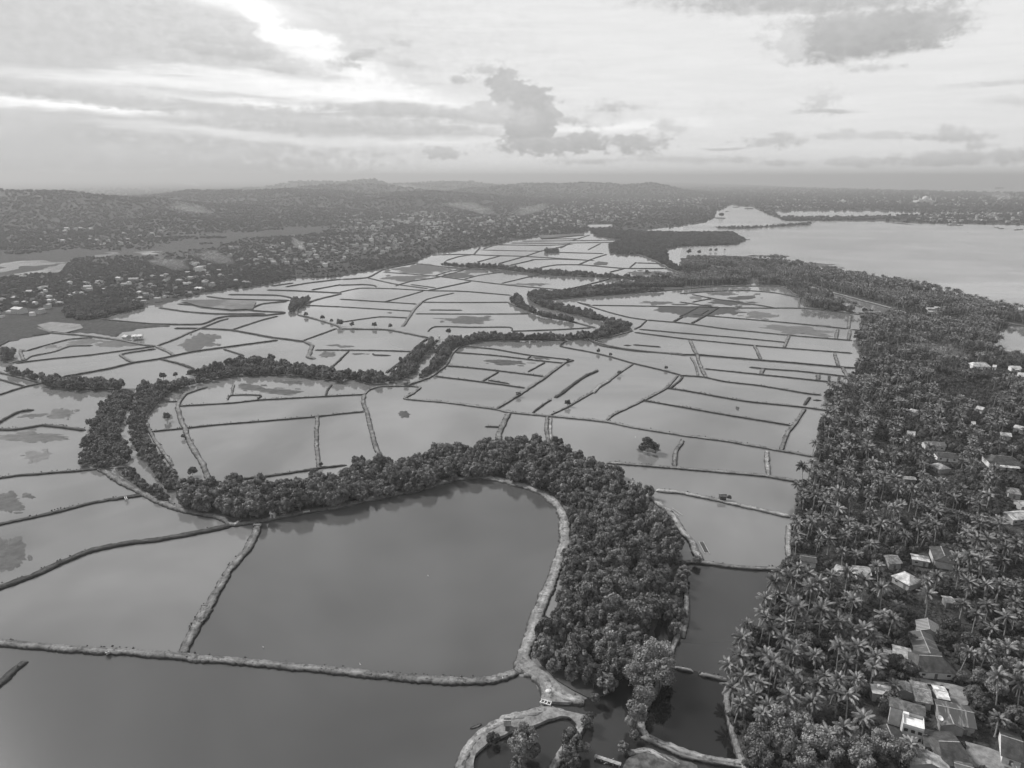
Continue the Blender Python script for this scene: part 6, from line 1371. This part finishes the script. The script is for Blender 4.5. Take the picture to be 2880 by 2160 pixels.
def town():
    protos = [house_mesh(i) for i in range(8)]; pts_ = []
    for i, ((s, sp, share), P) in enumerate(zip(TOWN, TOWN_P)):
        X, Y = poisson(P, sp, 400 + i); k = (RNG.random(len(X)) < share * .62) & (land_sd(X, Y) > 4) & (vnoise(X, Y, 1 / 110.0, 2, 71) > .38); 
        for fp in FIELD_P: k &= ~inside(fp, X, Y)
        X, Y = X[k], Y[k]; Z = terrain(X, Y)
        pts_ += [(math.hypot(x, y), x, y, z, i) for x, y, z in zip(X, Y, Z) if z < 22]
    pts_.sort(); r = random.Random(8); n = 0; rest = []; first = {}
    where = ['left town behind the ponds', 'hamlet at the foot of the left hills', 'hazy town below the central hills', 'far town across the bay', 'waterfront quarter on the far right shore', 'settlement near the mangrove wood']
    rt = ['bright grey', 'mid grey', 'dull grey', 'white', 'darkish', 'dark', 'light grey', 'weathered grey']
    for d, x, y, z, i in pts_:
        v = r.randrange(8); s = r.uniform(.7, 1.2) * (1.0 if d < 2500 else 1.3) * (1.6 if r.random() < .03 else 1); rz = r.choice([0, .2, -.3, 1.4, 1.7]) + r.uniform(-.15, .15)
        if n < 240 and -30 < in_view(x, y)[0] < 2910:
            e = bpy.data.objects.new('house', None); C.objects.link(e); e.location = (x, y, z - .3); e.scale = (s, s, s); e.rotation_euler = (0, 0, rz)
            lb = 'small house with a %s roof in the %s' % (rt[v], where[i]); tag(e, lb, 'house', lb.replace('small house', 'small houses'))
            a = ob('wall', protos[v][0], e); b = ob('roof', protos[v][1], e); first.setdefault(v, (a, b)); n += 1
        else: rest.append((x, y, z - .3, s, rz))
    q = np.array(rest); print('town', n, len(q))
    instancer('distant_town', q[:, :3], q[:, 3], q[:, 4], [first[k] for k in sorted(first)], 'farther houses of the town fading into the haze', 'houses')
town()
def far_woods():
    n = 130000; az = RNG.uniform(R(-41), R(41), n)
    # even density over the picture height
    v = np.where(RNG.random(n) < .22, RNG.uniform(0.013, 0.036, n), RNG.uniform(0.034, 0.150, n)); d = CAM_H / v; X, Y = np.sin(az) * d, np.cos(az) * d
    k = (d < 22000); X, Y, d = X[k], Y[k], d[k]
    sd = land_sd(X, Y)
    nsd = sdist(LAND['north_shore'], X, Y); wsd = sdist(LAND['mangrove_wood'], X, Y)
    k = (sd > 6) & ((nsd > 3) | (wsd > 3)); X, Y, d, sd, wsd = X[k], Y[k], d[k], sd[k], wsd[k]
    p = 0.55 + 1.3 * (vnoise(X, Y, 1 / 260.0, 3, 31) - .5) + .8 * (vnoise(X, Y, 1 / 60.0, 2, 33) - .5)
    for tp in TOWN_P: p = np.where(inside(tp, X, Y), p * .8 + .12, p)
    for fp in FIELD_P: p = np.where(inside(fp, X, Y), 0.0, p)
    Z = terrain(X, Y)
    p = np.where(Z > 5, 1.1, p); p = np.where(wsd > 2, 1.0, p)
    dark = pts('A 400,880 500,850 620,830 850,830 930,860 700,920 550,950 430,930', 5); p = np.where(inside(dark, X, Y), 1.2, p)
    k = RNG.random(len(X)) < p; X, Y, Z, d = X[k], Y[k], Z[k], d[k]
    s = RNG.uniform(.55, 1.15, len(X)) * np.clip(d / 3200, .5, 2.4)
    fo = []
    for i in range(3):                                 # three real trees of the wood are the sources
        x, y, z = float(X[i]), float(Y[i]), float(Z[i])
        t = ob('broadleaf_tree', PROTO['far'][i][0], label='large dark tree in the wood beyond the town, %s' % ('nearest the field', 'on the slope', 'by the houses')[i], cat='tree', loc=(x, y, z)); fo.append((t,))
    print('far trees', len(X))
    instancer('forest', np.stack([X, Y, Z - .5], 1), s, RNG.uniform(0, 6.28, len(X)), fo, 'hazy forest and scattered trees covering the far land and hills', 'forest')
    # extra trees right around the houses of the left town and dense wood at the water
    X, Y = poisson(dark, 7, 55)
    Z = np.full(len(X), .8)
    instancer('forest', np.stack([X, Y, Z], 1), RNG.uniform(.6, .95, len(X)), RNG.uniform(0, 6.28, len(X)), fo, 'dark wood at the edge of the left ponds', 'forest')
    W = LAND['mangrove_wood']; X, Y = poisson(W, 11, 56); k = sdist(W, X, Y) > 3; X, Y = X[k], Y[k]
    instancer('forest', np.stack([X, Y, np.full(len(X), .3)], 1), RNG.uniform(.6, .95, len(X)), RNG.uniform(0, 6.28, len(X)), fo, 'mangrove wood on the headland by the bay', 'forest')
far_woods()

# ------------------------------------------------------------------ haze
def haze():
    mb = MB(); w = 125000; z0, z1 = -3.0, 260.0
    mb.add([(-w, -250, z0), (w, -250, z0), (w, w, z0), (-w, w, z0), (-w, -250, z1), (w, -250, z1), (w, w, z1), (-w, w, z1)],
           [(3, 2, 1, 0), (4, 5, 6, 7), (0, 1, 5, 4), (1, 2, 6, 5), (2, 3, 7, 6), (3, 0, 4, 7)])
    m = bpy.data.materials.new('haze'); m.use_nodes = True; t = m.node_tree
    for n in list(t.nodes): t.nodes.remove(n)
    o = t.nodes.new('ShaderNodeOutputMaterial'); v = t.nodes.new('ShaderNodeVolumePrincipled')
    v.inputs['Color'].default_value = (.58, .58, .58, 1); v.inputs['Density'].default_value = HAZE
    v.inputs['Anisotropy'].default_value = 0.2
    t.links.new(v.outputs[0], o.inputs['Volume'])
    mb.build('haze', m, kind='stuff')
HAZE = 0.00013
haze()
def smoke(t, x, y, L, W, Hh, dens, drift=.5, z=3):
    X, Y = at(t, x, y, 2); r = random.Random(int(x))
    me = bpy.data.meshes.new('smoke'); V = []; Fc = []; n, m = 20, 14
    for j in range(m + 1):
        ph = math.pi * j / m
        for k in range(n):
            th = 2 * math.pi * k / n; d = Vector((math.sin(ph) * math.cos(th), math.sin(ph) * math.sin(th), math.cos(ph)))
            q = 1 + .6 * mnoise.noise(d * 1.6 + Vector((x, y, 0))) + .3 * mnoise.noise(d * 4 + Vector((y, x, 0)))
            zz = (d.z * q + 1) * Hh
            V.append((d.x * q * L * (.35 + .65 * zz / (2 * Hh)) + zz * drift * L / Hh, d.y * q * W, max(zz, 0)))
    for j in range(m):
        for k in range(n): Fc.append((j * n + k, (j + 1) * n + k, (j + 1) * n + (k + 1) % n, j * n + (k + 1) % n))
    me.from_pydata(V, [], Fc); me.update()
    def build(mm):
        tt = mm.node_tree
        for nd in list(tt.nodes): tt.nodes.remove(nd)
        o = tt.nodes.new('ShaderNodeOutputMaterial'); v = tt.nodes.new('ShaderNodeVolumePrincipled'); v.inputs['Color'].default_value = (.9, .9, .9, 1); v.inputs['Density'].default_value = dens
        tt.links.new(v.outputs[0], o.inputs['Volume'])
    mm = bpy.data.materials.new('smoke_%g' % dens); mm.use_nodes = True; build(mm); me.materials.append(mm)
    ob('smoke', me, kind='stuff', loc=(X, Y, z))
for q in [('A', 1960, 520, 16, 12, 14, .02, -.5), ('A', 1350, 330, 90, 60, 35, .003, -.6), ('A', 1480, 610, 45, 25, 12, .006, -.5), ('A', 1180, 650, 40, 22, 12, .006, -.4), ('B', 490, 165, 150, 80, 50, .0025, -.5), ('B', 960, 290, 110, 60, 30, .003, -.6),
          ('C', 1780, 1225, 30, 16, 8, .004, -.4), ('B', 1160, 300, 80, 40, 25, .004, .5), ('C', 2100, 195, 120, 60, 30, .003, -.4), ('A', 1290, 100, 240, 90, 50, .002, -.8), ('B', 620, 560, 18, 10, 5, .01, .3)]: smoke(*q)
